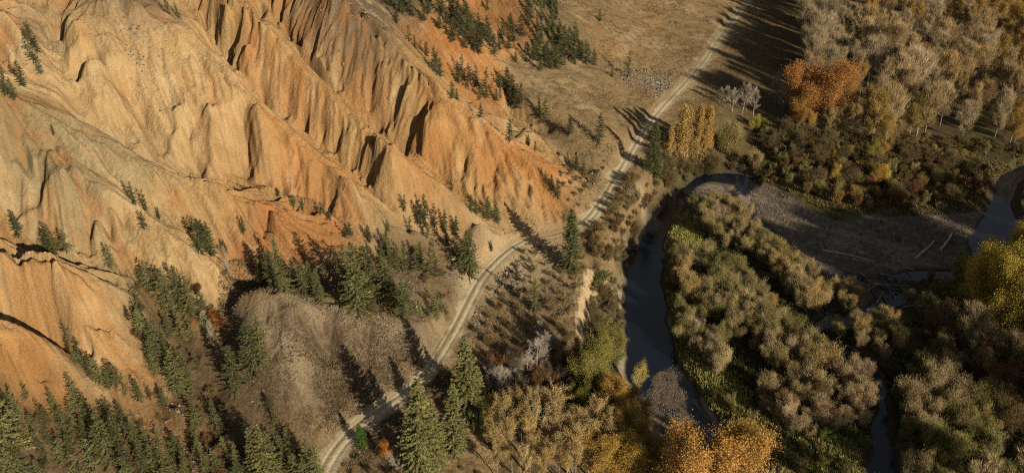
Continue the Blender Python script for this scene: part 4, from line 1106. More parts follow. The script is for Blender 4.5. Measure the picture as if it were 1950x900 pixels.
# ---- thickets: (outline, elevation, spacing, count, kinds, colours, heights, words)
THICK = [
 ([(1520,400),(1640,425),(1760,420),(1840,430),(1800,490),(1700,470),(1600,450)], .6, 5, 12, ['bush','thin_bush'], [OLIVET,TANT,BROWNT], (.7, 1.6), 'tiny bush on the gravel', 'small bushes on the gravel bar', 1.4, 'bush'),
 ([(1560,262),(1700,268),(1960,278),(1960,296),(1800,290),(1560,290)], 2, 2.4, 60, ['bush','thin_bush'], [BROWNT,OLIVET,blend(BROWNT,TANT,.5)], (1.6, 3.4), 'brown bush under the wood', 'bushes along the wood front', 1.1, 'bush'),
 ([(1480,318),(1500,352),(1560,385),(1640,398),(1720,402),(1820,398),(1860,370),(1885,342),(1850,300),(1790,312),(1740,316),(1640,318),(1560,300)], 1.2, 2.5, 130, ['willow','bush','bush','willow'], [BROWNT,OLIVET,REDB,blend(BROWNT,GOLD,.35),OLIVET,TANT], (2.4, 4.8), 'bushy autumn shrub', 'autumn shrubs between the wood and the gravel bar', .85, 'bush'),
 ([(1440,262),(1470,300),(1520,330),(1580,318),(1640,300),(1560,272),(1500,262),(1460,250)], 2, 2.6, 46, ['bush','willow'], [OLIVET,BROWNT,blend(OLIVET,GREYT,.5)], (2, 3.6), 'low olive shrub', 'low shrubs under the wood edge', .9, 'bush'),
 ([(1250,345),(1275,372),(1300,352),(1330,338),(1350,324),(1300,322),(1262,318),(1240,330)], 5, 1.9, 30, ['bush','willow'], [REDB,BROWNT,blend(REDB,RUST,.3),OLIVET], (2.4, 4.6), 'reddish brown bush', 'reddish bushes above the river bend', .9, 'bush'),
 ([(1350,326),(1420,326),(1450,345),(1480,352),(1470,325),(1400,305),(1350,310)], 2, 2.2, 26, ['bush'], [(.12,.15,.035),OLIVET,(.14,.15,.045)], (1.5, 3.2), 'green bush', 'green bushes at the head of the river bend', 1.0, 'bush'),
 ([(1130,390),(1185,330),(1225,345),(1238,372),(1222,400),(1205,440),(1196,478),(1170,500),(1130,500),(1108,460),(1120,430)], 7, 2.0, 64, ['thin_bush','bush','thin_bush'], [BROWNT,blend(BROWNT,TANT,.5),blend(OLIVET,BROWNT,.5)], (1.2, 2.9), 'dry brown bush', 'dry bushes on the river bluff', 1.15, 'bush'),
 ([(1128,540),(1160,520),(1184,560),(1186,640),(1184,690),(1130,690),(1124,620)], 2, 1.8, 48, ['bush','bush','willow'], [OLIVET,blend(OLIVET,BROWNT,.4),(.13,.14,.045)], (1.4, 3.0), 'olive bush', 'olive bushes under the cut bank', 1.0, 'bush'),
 ([(930,600),(985,560),(1050,580),(1095,640),(1080,680),(1000,690),(940,660),(900,630)], 10, 2.6, 40, ['thin_bush','bush'], [BROWNT,REDB,blend(BROWNT,TANT,.4)], (1.0, 2.4), 'low brown bush', 'brown bushes on the terrace', 1.1, 'bush'),
 ([(930,720),(985,690),(1060,690),(1120,700),(1140,780),(1080,790),(1000,780),(930,790)], 9, 2.8, 44, ['thin_bush','willow'], [BROWNT,(.11,.085,.06),REDB,(.13,.11,.07)], (2.6, 5.0), 'dark brown brushwood', 'brushwood behind the pale cottonwoods', .95, 'bush'),
 # island willows
 ([(1318,395),(1360,392),(1410,405),(1440,432),(1490,462),(1510,500),(1480,520),(1420,490),(1370,470),(1335,440)], 1.2, 2.9, 40, ['willow'], [blend(OLIVET,TANT,.5),GREYT,OLIVET,PINKT], (4.2, 6.4), 'rounded willow', 'willows along the upper edge of the island', .85, 'willow'),
 ([(1480,470),(1515,490),(1560,530),(1575,575),(1550,600),(1500,570),(1470,530)], 1.2, 3.0, 24, ['willow'], [blend(OLIVET,TANT,.5),TANT,GREYT], (4.6, 7.2), 'big tan willow', 'willows where the island meets the gravel bar', .9, 'willow'),
 ([(1290,510),(1340,500),(1400,530),(1450,570),(1490,620),(1520,660),(1560,700),(1530,720),(1470,700),(1420,660),(1360,620),(1310,580),(1284,545)], 1.2, 3.0, 62, ['willow'], [OLIVET,blend(OLIVET,GREYT,.5),GREYT,PINKT,TANT], (4.6, 7.4), 'tall willow', 'willows in the middle of the island', .9, 'willow'),
 ([(1290,590),(1320,600),(1370,650),(1390,700),(1360,720),(1320,690),(1296,640)], 1.2, 3.2, 16, ['willow'], [GREYT,PINKT,OLIVET], (4.4, 7.0), 'greyish willow', 'willows by the left water edge of the island', .85, 'willow'),
 ([(1440,740),(1500,735),(1580,750),(1660,770),(1650,810),(1570,830),(1500,820),(1440,790)], 1.2, 3.4, 26, ['willow'], [GREYT,PINKT,BROWNT,GREYT], (4.6, 7.0), 'pinkish grey willow', 'willows at the lower end of the island', .9, 'willow'),
 ([(1540,600),(1600,590),(1640,610),(1700,625),(1730,660),(1700,690),(1640,680),(1580,660)], 1.2, 3.2, 30, ['willow'], [GREYT,TANT,OLIVET,PINKT], (4.0, 6.6), 'willow beside the side channel', 'willows by the side channel', .9, 'willow'),
 ([(1590,720),(1650,715),(1680,740),(1660,780),(1620,790)], 1.2, 3.0, 10, ['willow'], [PINKT,GREYT], (4.5, 6.6), 'pink-tipped willow', 'willows between the side channels', .9, 'willow'),
 ([(1715,735),(1780,710),(1850,750),(1900,800),(1920,860),(1930,930),(1730,930),(1722,860),(1700,790)], 1.2, 3.2, 66, ['willow'], [OLIVET,(.13,.14,.05),blend(OLIVET,YOL,.3),GREYT], (5.0, 8.0), 'olive willow', 'willows of the lower thicket', .95, 'willow'),
 ([(1740,640),(1800,610),(1860,640),(1890,690),(1860,730),(1790,690)], 1.2, 3.2, 26, ['willow'], [GREYT,BROWNT,PINKT,OLIVET], (4.6, 7.2), 'mixed grey willow', 'willows below the yellow cottonwoods', .9, 'willow'),
 ([(1900,640),(1990,600),(2060,700),(2050,930),(1940,930),(1925,820),(1890,740)], 1.2, 3.6, 34, ['willow'], [OLIVET,BROWNT,GREYT,REDB], (5.0, 8.0), 'shadowed willow at the frame edge', 'willows at the frame edge', .95, 'willow'),
 ([(1360,760),(1440,800),(1560,830),(1640,830),(1640,960),(1420,960),(1380,860)], 1.0, 2.6, 60, ['bush','thin_bush'], [OLIVET,(.12,.15,.04),GREYT,TANT,BROWNT], (1.2, 3.2), 'low mixed bush', 'low bushes at the foot of the island', 1.0, 'bush'),
 ([(1750,545),(1800,540),(1815,580),(1770,610),(1730,600)], 1.0, 2.8, 14, ['willow','bush'], [OLIVET,BROWNT], (3.0, 5.0), 'dark bush beside the log jam', 'bushes beside the log jam', .9, 'bush'),
 ([(1600,540),(1640,560),(1635,590),(1600,590),(1580,565)], 1.0, 2.8, 7, ['willow'], [TANT,GREYT], (3.0, 4.6), 'tan willow beside the log jam', 'bushes beside the log jam', .9, 'willow'),
 # scrub on the hillside gullies
 ([(240,560),(330,520),(420,580),(470,700),(440,800),(300,800),(260,700)], 24, 3.6, 44, ['thin_bush','bush'], [REDB,BROWNT,(.10,.09,.04),GREYT], (.9, 2.2), 'low scrub bush', 'scrub in the tree gully', 1.2, 'bush'),
 ([(0,800),(160,790),(330,800),(430,850),(600,850),(600,960),(0,960)], 20, 3.6, 60, ['thin_bush','bush'], [REDB,BROWNT,(.09,.08,.04)], (.8, 2.0), 'low dark scrub', 'scrub under the lower conifers', 1.2, 'bush'),
 ([(480,525),(640,540),(760,480),(870,460),(890,560),(850,600),(700,570)], 20, 3.2, 56, ['thin_bush','bush'], [REDB,BROWNT,(.10,.09,.04),OLIVET], (.7, 1.8), 'low scrub under the conifers', 'scrub in the belt of conifers', 1.2, 'bush'),
 ([(620,905),(700,835),(770,860),(860,830),(930,700),(960,760),(930,930)], 10, 3.2, 40, ['thin_bush','bush'], [REDB,BROWNT,(.10,.085,.04)], (.8, 2.2), 'shaded scrub below the road', 'scrub below the road', 1.2, 'bush'),
 ([(1060,300),(1120,330),(1150,300),(1200,330),(1150,380),(1090,400),(1070,360)], 12, 2.6, 34, ['thin_bush','bush'], [BROWNT,(.10,.09,.045)], (.6, 1.5), 'small scrub bush', 'scrub at the toe of the slopes', 1.3, 'bush'),
 ([(1258,338),(1362,338),(1366,318),(1340,312),(1262,318)], 4, 1.5, 34, ['bush','willow'], [OLIVET,(.15,.15,.05),BROWNT], (1.8, 3.6), 'bush at the foot of the poplars', 'bushes under the yellow poplars', 1.1, 'bush'),
 ([(1190,395),(1240,350),(1280,330),(1262,372),(1236,404),(1214,440),(1202,470),(1184,500),(1150,500)], 2, 1.9, 44, ['bush','thin_bush'], [BROWNT,REDB,OLIVET,(.12,.09,.05)], (1.4, 3.2), 'overhanging bank bush', 'bushes overhanging the river bank', 1.2, 'bush'),
 ([(920,560),(985,470),(1060,470),(1100,520),(1090,570),(1000,600)], 12, 2.5, 50, ['thin_bush','bush'], [BROWNT,OLIVET,(.2,.15,.09)], (.6, 1.6), 'sagebrush clump', 'sagebrush beside the road bend', 1.3, 'bush'),
]
for k, (poly, z_, sp, n_, kinds, cols, hr, desc, grp, w_, nm) in enumerate(THICK):
    fac = .80 if nm == 'willow' else 1.0
    P_ = scatter(poly, z_, sp * fac, int(n_ * (1.55 if nm == 'willow' else 1)), 300 + k) if z_ < 1.9 else scatter_px(poly, sp, n_, 300 + k)
    for q_, xy in enumerate(P_):
        t = float(fbm(np.array([xy[0] / 10.]), np.array([xy[1] / 10.]), 2, 77)[0]) * .9 + grd.normal(0, .25) + .5
        c = cols[int(np.clip(t, 0, .999) * len(cols))]
        kd = kinds[grd.integers(len(kinds))]
        plant(kd, 'willow_shrub' if nm == 'willow' else 'bush', 'shrub', desc, grp, 0, 0, 0, vary(c, .14), width=w_ * grd.uniform(.75, 1.25), xy=xy, h=grd.uniform(hr[0] * (.72 if nm == 'willow' else 1), hr[1]))
# ---- big yellow-green cottonwoods on the right, and unseen ones added to shade the bar
for px, py, hp, c, w in [(1838,585,120,(.40,.34,.07),.72),(1868,612,150,(.54,.39,.07),.75),(1905,640,164,(.46,.36,.07),.72),(1945,610,150,(.50,.36,.08),.75),(1880,560,110,(.54,.39,.08),.7),(1925,560,124,(.48,.36,.08),.7),(1820,540,60,(.30,.30,.07),.8)]:
    plant('round_gold', 'cottonwood_tree', 'tree', 'yellow-green cottonwood', 'yellow-green cottonwoods by the gravel bar', px, py, hp, vary(c, .04), width=w)
for px, py, hp in [(2010,600,170),(2075,560,160),(2130,640,180),(2050,700,180),(2140,480,150),(2010,820,170),(2220,560,170),(1990,470,100),(2090,800,190),(2070,420,120),(2040,540,170),(2100,600,180),(2160,600,180),(2060,640,180),(2000,660,150)]:
    plant('round_gold', 'cottonwood_tree', 'tree', 'shade cottonwood added outside the frame', 'cottonwoods added beyond the frame for shade', px, py, hp, vary(YOL, .05), width=.8)
for px, py, hp, c in [(1840,676,90,GREYT),(1852,670,80,PINKT),(1862,690,60,REDB),(1848,690,56,GREYT)]:
    plant('bare', 'bare_tree', 'tree', 'pale slender leafless tree', 'leafless trees below the yellow cottonwoods', px, py, hp, vary(c, .05), width=1.3)
plant('willow', 'willow_shrub', 'shrub', 'lone pale pink shrub at the tip of the island', 'shrub at the island tip', 1412, 404, 30, (.36,.27,.24), width=.95)
# ---- trees at the lower centre
for px, py, hp, c, w, k in [(1128,762,118,blend(YOL,OLIVET,.35),.72,'round_gold'),(1160,700,76,blend(YOL,OLIVET,.5),.75,'round_gold'),(1100,740,88,blend(YOL,BROWNT,.5),.62,'round_gold'),(1165,790,84,blend(GOLD,BROWNT,.15),.75,'round_gold'),
                         (1206,746,52,(.50,.40,.13),1.0,'gold'),(1322,975,150,(.58,.34,.10),.95,'round_gold'),(1385,978,150,(.56,.33,.095),.85,'round_gold'),
                         (1215,930,80,blend(GOLD,YOL,.3),.6,'round_gold'),(1180,870,84,blend(GOLD,YEL,.25),.6,'round_gold'),(1245,935,70,blend(GOLD,BROWNT,.1),.6,'round_gold'),
                         (1080,900,80,blend(GOLD,CREAM,.4),1.3,'gold'),(1120,905,84,blend(GOLD,BROWNT,.3),1.3,'gold'),(1150,920,80,blend(GOLD,YEL,.3),1.4,'gold')]:
    plant(k, 'cottonwood_tree', 'tree', 'golden cottonwood by the lower river bank', 'golden cottonwoods by the lower river bank', px, py, hp, vary(c, .05), width=w, lean=(.25 if px == 1206 else None))
for px, py, hp, c in [(1108,800,60,YOL),(1140,820,66,blend(GOLD,YOL,.5)),(1175,815,70,GOLD),(1200,800,60,blend(GOLD,TANT,.5)),(1225,825,60,blend(TANT,GOLD,.4)),(1195,850,74,blend(GOLD,YEL,.3)),(1160,850,70,blend(GOLD,TANT,.5)),(1215,880,74,blend(GOLD,YEL,.3)),(1130,860,70,blend(YEL,TANT,.5)),(1240,905,74,GOLD),(1180,905,80,blend(GOLD,YEL,.5)),(1100,850,64,blend(CREAM,GOLD,.5)),(1265,925,70,blend(GOLD,YEL,.4)),(1200,930,80,blend(GOLD,YEL,.4)),(1085,790,54,blend(YOL,BROWNT,.5))]:
    plant('gold', 'cottonwood_tree', 'tree', 'small golden cottonwood by the river', 'golden cottonwoods by the lower river bank', px, py, hp, vary(c, .06), width=1.25)
pc = [(935,860),(960,850),(975,900),(992,868),(1008,905),(1022,872),(1038,890),(1050,860),(1062,912),(1078,880),(1092,905),(1104,870),(1120,885),(985,830),(1015,840),(1045,835),(1075,840),(948,915),(1000,930),(1035,925),(1135,860),(1150,890),(962,890),(1090,925),(1010,885),(1060,880)]
for px, py in pc:
    plant('sparse', 'cottonwood_tree', 'tree', 'pale half-bare cottonwood', 'pale half-bare cottonwoods', px + grd.uniform(-4, 4), py, grd.uniform(64, 98), vary(blend(blend(CREAM, GOLD, grd.uniform(0, .5)), TANT, grd.uniform(0, .6)), .1), width=grd.uniform(.85, 1.1))
for px, py, hp in [(950,764,62),(966,756,52),(938,748,50),(980,744,44),(1022,706,60),(1040,690,56),(1004,720,50),(1026,640,30),(1096,700,40)]:
    plant('snag', 'bare_tree', 'tree', 'small whitish bare tree', 'whitish bare trees on the terrace', px, py, hp, vary((.40,.35,.29), .05), width=1.25)
for px, py, hp in [(935,792,38),(946,798,34),(920,806,24)]:
    plant('gold', 'yellow_sapling', 'shrub', 'bright yellow sapling', 'bright yellow saplings', px, py, hp, (.55,.38,.08), width=1.1)
# shade givers added below the picture's lower edge
for px, py, hp in [(1480,1010,110),(1560,1020,120),(1650,1000,100),(1750,1010,110),(1850,1000,130),(1950,1000,150)]:
    plant('bigfir' if px < 1000 else 'round_bare', 'conifer_tree' if px < 1000 else 'bare_tree', 'tree', 'shade tree added outside the frame', 'shade trees added beyond the frame', px, py, hp, GREEN if px < 1000 else GREYT, width=1.0)
# ------------------------------------------------------------------ labels: each tree is told apart by a landmark, a side and its rank there
LM = [(1195,690,'the straight river reach'),(1350,335,'the head of the river bend'),(930,520,'the sharp road bend'),(1090,430,'the road at the ridge toe'),(1240,240,'the middle of the far road'),(1335,125,'the shadowed far road'),
 (1420,10,'the top end of the road'),(640,860,'the lower road end'),(790,735,'the road below the mound'),(560,700,'the pale scree on the mound'),(490,548,'the mound peak'),(700,600,'the mound crest'),(850,620,'the mound toe by the road'),
 (610,440,'the red clay ridge'),(738,285,'the peaked second ridge'),(830,168,'the dark-topped main ridge'),(700,375,'the small pale knob'),(1040,380,'the last red ridge nose'),(930,30,'the bright orange slope'),(860,100,'the orange knoll'),
 (1060,160,'the grassy spur'),(1180,110,'the brown grass slope'),(215,375,'the olive grey slope'),(330,490,'the lit clay nose'),(100,500,'the long clay ridge shadow'),(60,615,'the lower clay ridge'),(100,690,'the orange lower slope'),(330,790,'the stony hummock'),
 (240,20,'the dark scree patch'),(20,150,'the corner ridge top'),(1115,600,'the pale cut bank'),(1190,540,'the silty river spit'),(1650,450,'the gravel bar'),(1690,550,'the log jam'),(1412,400,'the island tip'),(1270,500,'the grassy island rim'),
 (1550,500,'the gravel edge of the island'),(1400,560,'the dark glade on the island'),(1560,690,'the grassy patch of the island'),(1660,790,'the dark side channel'),(1480,800,'the yellow island shrub'),(1600,640,'the side channel pool'),(1880,600,'the yellow-green cottonwoods'),
 (1860,800,'the olive thicket'),(1900,400,'the far river pool'),(1545,170,'the orange cottonwoods'),(1700,150,'the grey wood'),(1850,150,'the tall columns of the wood'),(1780,90,'the middle of the wood'),(1920,50,'the upper corner of the wood'),(1925,200,'the frame edge of the wood'),(1790,200,'the slanting pale stems'),(1870,20,'the gold crowns up top'),(1700,90,'the wide grey crowns'),(1620,60,'the rounded grey crowns'),(1740,40,'the golden top of the wood'),(1600,290,'the wood edge'),
 (1775,300,'the pale yellow saplings'),(1820,340,'the red brown bushes'),(1310,270,'the yellow poplars'),(1410,200,'the white-barked trees'),(1130,700,'the yellow-green bank tree'),(1350,850,'the orange crown'),(950,740,'the whitish bare trees'),(1030,850,'the pale cottonwoods'),
 (830,850,'the big firs'),(1086,470,'the lone fir'),(345,720,'the pale gully fir'),(480,670,'the twin firs under the mound'),(200,860,'the lower conifer stand'),(20,830,'the corner conifer stand'),(510,870,'the conifers by the road end'),(300,570,'the head of the tree gully'),(730,540,'the conifer belt'),(800,430,'the conifers under the peaked ridge'),(1100,90,'the end of the far wood')]
_t = 'first second third fourth fifth sixth seventh eighth ninth tenth eleventh twelfth thirteenth fourteenth fifteenth sixteenth seventeenth eighteenth nineteenth'.split()
ORD = [''] + [w + ' ' for w in _t[1:]] + [(a + 'ieth ' if not u else a + 'y-' + u + ' ') for a in ('twent', 'thirt', 'fort', 'fift') for u in [''] + _t[:9]]
bins = {}
for it in ITEMS:
    cy = it['py'] - 0.4 * it['h'] * FPX / it['D'] * .85
    k = min(range(len(LM)), key=lambda i: (LM[i][0] - it['px']) ** 2 + (LM[i][1] - cy) ** 2)
    dx, dy = it['px'] - LM[k][0], cy - LM[k][1]
    side = ('right of' if dx > 0 else 'left of') if abs(dx) > abs(dy) else ('below' if dy > 0 else 'above')
    bins.setdefault((it['desc'], k, side), []).append((dx * dx + dy * dy, it))
for (desc, k, side), lst in bins.items():
    lst.sort(key=lambda t: t[0])
    for r, (_, it) in enumerate(lst):
        if len(lst) == 1:
            it['label'] = f"{desc} {side} {LM[k][2]}"
        else:
            it['label'] = f"{desc}, {ORD[min(r, len(ORD) - 1)]}nearest {side} {LM[k][2]}"
import re
for it in ITEMS:
    while len(re.findall(r"[A-Za-z]+", it['label'])) > 16 and ' ' in it['label'].split(',')[0]:
        it['label'] = it['label'].split(' ', 1)[1]
def add_plant(it, first=False):
    protos = PROTO[it['kind']]
    p = protos[int(grd.integers(len(protos)))]
    root = bpy.data.objects.new(it['name'], None)
    root.empty_display_size = 0.5
    SC.collection.objects.link(root)
    s = it['h'] / p['h']
    w = s * it['width']
    root.location = (it['X'], it['Y'], it['Z'] - 0.05)
    tilt = it['lean'] or 0.0
    root.rotation_euler = (grd.normal(0, .025), tilt + grd.normal(0, .025), 0) if it['lean'] else (grd.normal(0, .03), grd.normal(0, .03), grd.uniform(0, 6.28))
    root.scale = (w, w, s)
    root['label'], root['category'], root['group'] = it['label'], it['cat'], it['group']
    for nm in ('trunk', 'crown'):
        o = bpy.data.objects.new(nm, p[nm])
        SC.collection.objects.link(o)
        o.parent = root
        if nm == 'crown':
            o.color = (*it['color'], 1)
# the three hundred bushes that show largest stand alone; the rest of the scrub is one mass
bushes = sorted([i for i in ITEMS if i['name'] == 'bush'], key=lambda i: -i['h'] / i['D'])
small = {id(i) for i in bushes[290:]}
for it in ITEMS:
    if id(it) not in small:
        add_plant(it)
ST, SA, SB, SN = [], [], [], []
for it in bushes[290:]:
    me_ = PROTO[it['kind']][int(grd.integers(2))]['crown']
    nv = len(me_.vertices)
    v = np.empty(nv * 3, np.float32); me_.vertices.foreach_get('co', v)
    v = v.reshape(-1, 3, 3)[::3].astype(float)
    s = it['h'] / 3.0
    a = grd.uniform(0, 6.28)
    v = (v.reshape(-1, 3) @ np.array([[math.cos(a), math.sin(a), 0], [-math.sin(a), math.cos(a), 0], [0, 0, 1]])) * [s * 1.2, s * 1.2, s]
    v[:, 2] = np.maximum(v[:, 2], -.05)
    c_ = v.reshape(-1, 3, 3); mid = c_.mean(1, keepdims=True)
    c_ = mid + (c_ - mid) * 1.6 + np.array([it['X'], it['Y'], it['Z']])
    ST.append(c_); SN.append(grd.uniform(size=len(c_)) * .6 + grd.uniform(0, .4)); SB.append(grd.uniform(size=len(c_)))
o = link('scrub', tri_mesh('scrub', np.concatenate(ST), np.concatenate(SN), np.concatenate(SB), M_TWIG))
o.color = (.13, .10, .05, 1)
o['kind'] = 'stuff'
print('plants', len(ITEMS), {n: sum(1 for i in ITEMS if i['name'] == n) for n in set(i['name'] for i in ITEMS)}, max(len(v) for v in bins.values()))

# ------------------------------------------------------------------ uncountable ground cover
def tufts(name, X_, Y_, size, colf, mat, blades=6, spread=.5, flat_=0.0, seed=1, wid=.26):
    g = np.random.default_rng(seed)
    Z_ = ground(X_, Y_)
    n = len(X_)
    c = np.stack([X_, Y_, Z_], -1)
    T, tone, tint = [], [], []
    tn = g.uniform(size=n)
    for b in range(blades):
        a = g.uniform(0, 2 * math.pi, n)
        d = np.stack([np.cos(a) * spread, np.sin(a) * spread, np.full(n, 1.0 - flat_)], -1) + g.normal(0, .15, (n, 3))
        s = (size * g.uniform(.6, 1.2, n))[:, None]
        w = np.stack([-np.sin(a), np.cos(a), np.zeros(n)], -1) * s * wid
        off = np.stack([np.cos(a), np.sin(a), np.zeros(n)], -1) * s * .18
        q = c + off - np.array([0, 0, .04])
        T.append(np.stack([q - w, q + w, q + d * s], 1))
        tone.append(np.clip(tn + g.normal(0, .15, n), 0, 1)); tint.append(g.uniform(size=n))
    me = tri_mesh(name, np.concatenate(T), np.concatenate(tone), np.concatenate(tint), mat)
    o = link(name, me)
    o.color = (*colf, 1)
    o['kind'] = 'stuff'
    return o
def rand_in(poly, z, n, seed, thin=0.0, scale=6.0):
    g = np.random.default_rng(seed)
    pw = np.array([tuple(map(float, at_z(px, py, z))) for px, py in poly])
    c = g.uniform(pw.min(0), pw.max(0), (n, 2))
    c = c[poly_sd(c[:, 0], c[:, 1], pw) < 0]
    if thin:
        k = fbm(c[:, 0] / scale, c[:, 1] / scale, 3, seed) + g.uniform(-.25, .25, len(c))
        c = c[k > thin - .5]
    rd_ = line_d(c[:, 0], c[:, 1], [p[:2] for p in road_line])[0]
    wd = np.full(len(c), 99.0)
    for pl, _ in CH_W:
        wd = np.minimum(wd, poly_sd(c[:, 0], c[:, 1], pl))
    return c[(rd_ > 2.3) & (wd > 0.4)]
M_GRASS = foliage_mat('dry_grass', .5, 1.5, .04)
c = rand_in([(425,600),(440,565),(490,545),(600,570),(720,600),(850,615),(868,640),(820,690),(770,735),(690,795),(600,805),(520,795),(480,730),(445,650)], 22, 90000, 401, .55)
tufts('dry_grass', c[:, 0], c[:, 1], np.random.default_rng(2).uniform(.12, .36, len(c)), (.14,.105,.06), M_GRASS, 4, seed=3)
c = rand_in([(960,100),(1150,-60),(1500,-60),(1440,60),(1330,230),(1240,345),(1190,500),(1120,520),(1100,690),(960,760),(860,830),(620,930),(700,780),(860,620),(960,500),(1060,430),(1130,330),(1050,240)], 11, 150000, 402, .6, 9)
tufts('steppe_grass', c[:, 0], c[:, 1], np.random.default_rng(4).uniform(.15, .45, len(c)), (.19,.135,.07), M_GRASS, 4, seed=5)
c = rand_in([(1262,560),(1264,470),(1290,410),(1330,395),(1360,420),(1330,470),(1300,520),(1300,600),(1340,680),(1420,740),(1520,800),(1640,850),(1640,960),(1400,960),(1385,850),(1330,760),(1290,690),(1276,620)], 1.1, 60000, 403, .15, 5)
tufts('tall_grass', c[:, 0], c[:, 1], np.random.default_rng(6).uniform(.35, 1.0, len(c)), (.30,.28,.085), M_GRASS, 5, .4, seed=7, wid=.14)
c = rand_in([(1420,330),(1440,240),(1560,260),(1700,270),(1960,285),(1960,320),(1890,350),(1850,400),(1700,405),(1560,395),(1500,362)], 1.5, 60000, 404, .3, 6)
tufts('meadow_grass', c[:, 0], c[:, 1], np.random.default_rng(8).uniform(.25, .7, len(c)), (.16,.125,.05), M_GRASS, 4, .5, seed=9)
c = rand_in([(1290,480),(1500,470),(1700,620),(1960,560),(1960,930),(1640,930),(1400,740)], 1.2, 70000, 405, .4, 6)
tufts('undergrowth', c[:, 0], c[:, 1], np.random.default_rng(10).uniform(.3, .9, len(c)), (.085,.085,.035), M_GRASS, 4, .6, seed=11)

# stones
m, nt, out = new_mat('stone')
N, L = nt.nodes.new, nt.links.new
at_ = N('ShaderNodeAttribute'); at_.attribute_name = 'tone'
cr = N('ShaderNodeValToRGB'); cr.color_ramp.elements[0].color = (.07, .056, .043, 1); cr.color_ramp.elements[1].color = (.25, .21, .16, 1)
L(at_.outputs['Fac'], cr.inputs[0])
bs = N('ShaderNodeBsdfDiffuse'); L(cr.outputs[0], bs.inputs[0]); L(bs.outputs[0], out.inputs[0])
M_STONE = m
OCT = np.array([[1,0,0],[0,1,0],[-1,0,0],[0,-1,0],[0,0,.75],[0,0,-.6]], float)
OF = np.array([[0,1,4],[1,2,4],[2,3,4],[3,0,4],[1,0,5],[2,1,5],[3,2,5],[0,3,5]])
def stones(name, X_, Y_, size, seed, sharp=.35, up=.15):
    g = np.random.default_rng(seed)
    n = len(X_)
    v = OCT[None] * (1 + g.normal(0, sharp, (n, 6, 1)).clip(-.6, .9)) * size[:, None, None] * g.uniform(.7, 1.3, (n, 1, 3))
    a = g.uniform(0, 6.28, n)
    cx, sx = np.cos(a)[:, None], np.sin(a)[:, None]
    vx = v[..., 0] * cx - v[..., 1] * sx
    vy = v[..., 0] * sx + v[..., 1] * cx
    v = np.stack([vx + X_[:, None], vy + Y_[:, None], v[..., 2] + (ground(X_, Y_) + size * up)[:, None]], -1)
    T = v[:, OF].reshape(-1, 3, 3)
    tn = np.repeat(g.uniform(size=n), 8)
    o = link(name, tri_mesh(name, T, tn, tn, M_STONE))
    o['kind'] = 'stuff'
def stone_patch(lst, seed):
    g = np.random.default_rng(seed)
    XX, YY, SS = [], [], []
    for px, py, z_, rx, ry, n, s0, s1 in lst:
        qx, qy = px + g.normal(0, rx * .6, n), py + g.normal(0, ry * .6, n)
        X_, Y_ = at_z(qx, qy, z_)
        XX.append(X_); YY.append(Y_); SS.append(s0 + (s1 - s0) * g.uniform(size=n) ** 3)
    X_, Y_, S_ = map(np.concatenate, (XX, YY, SS))
    rd_ = line_d(X_, Y_, [p[:2] for p in road_line])[0]
    k = rd_ > 2.6
    return X_[k], Y_[k], S_[k]
X_, Y_, S_ = stone_patch([(1260,170,9,34,22,900,.15,.6),(1215,160,11,40,18,500,.12,.5),(1190,140,14,40,12,200,.12,.5),(560,640,25,90,50,700,.06,.22),(470,640,26,25,60,400,.06,.3),(740,606,22,90,5,500,.08,.35),(600,575,28,70,5,300,.08,.3),
  (960,520,12,35,25,420,.12,.5),(905,600,12,18,40,200,.1,.4),(340,810,20,50,40,500,.08,.4),(1090,330,14,50,30,350,.12,.5),(780,545,20,40,30,450,.1,.35),(870,520,14,20,40,250,.1,.45),(1000,440,13,40,20,180,.08,.35),
  (700,800,12,30,12,160,.08,.35),(1080,200,20,60,50,300,.08,.35),(430,580,28,30,20,250,.08,.35),(680,40,50,60,40,600,.1,.4),(240,20,66,40,25,300,.1,.4),(1180,250,13,50,60,300,.08,.3),(1110,390,13,30,25,220,.1,.4)], 71)
stones('rubble', X_, Y_, S_, 72)
g_ = np.random.default_rng(81)
bx0 = np.array([tuple(map(float, at_z(px, py, .4))) for px, py in [(1300,370),(1480,360),(1600,420),(1860,410),(1820,520),(1640,600),(1480,480)]])
c = g_.uniform(bx0.min(0), bx0.max(0), (26000, 2))
sd = np.full(len(c), 99.0)
for pl in BAR_W[:1] + BAR_W[2:]:
    sd = np.minimum(sd, poly_sd(c[:, 0], c[:, 1], pl))
c = c[sd < -.5]
stones('river_gravel', c[:, 0], c[:, 1], .05 + .22 * g_.uniform(size=len(c)) ** 4, 82, up=.3)
c = np.stack(at_z(g_.uniform(1190, 1370, 26000), g_.uniform(690, 900, 26000), 0), -1)
c = c[poly_sd(c[:, 0], c[:, 1], ISLAND_SHALLOW) < 0]
stones('river_pebbles', c[:, 0], c[:, 1], .04 + .08 * g_.uniform(size=len(c)) ** 2, 83, up=.25)

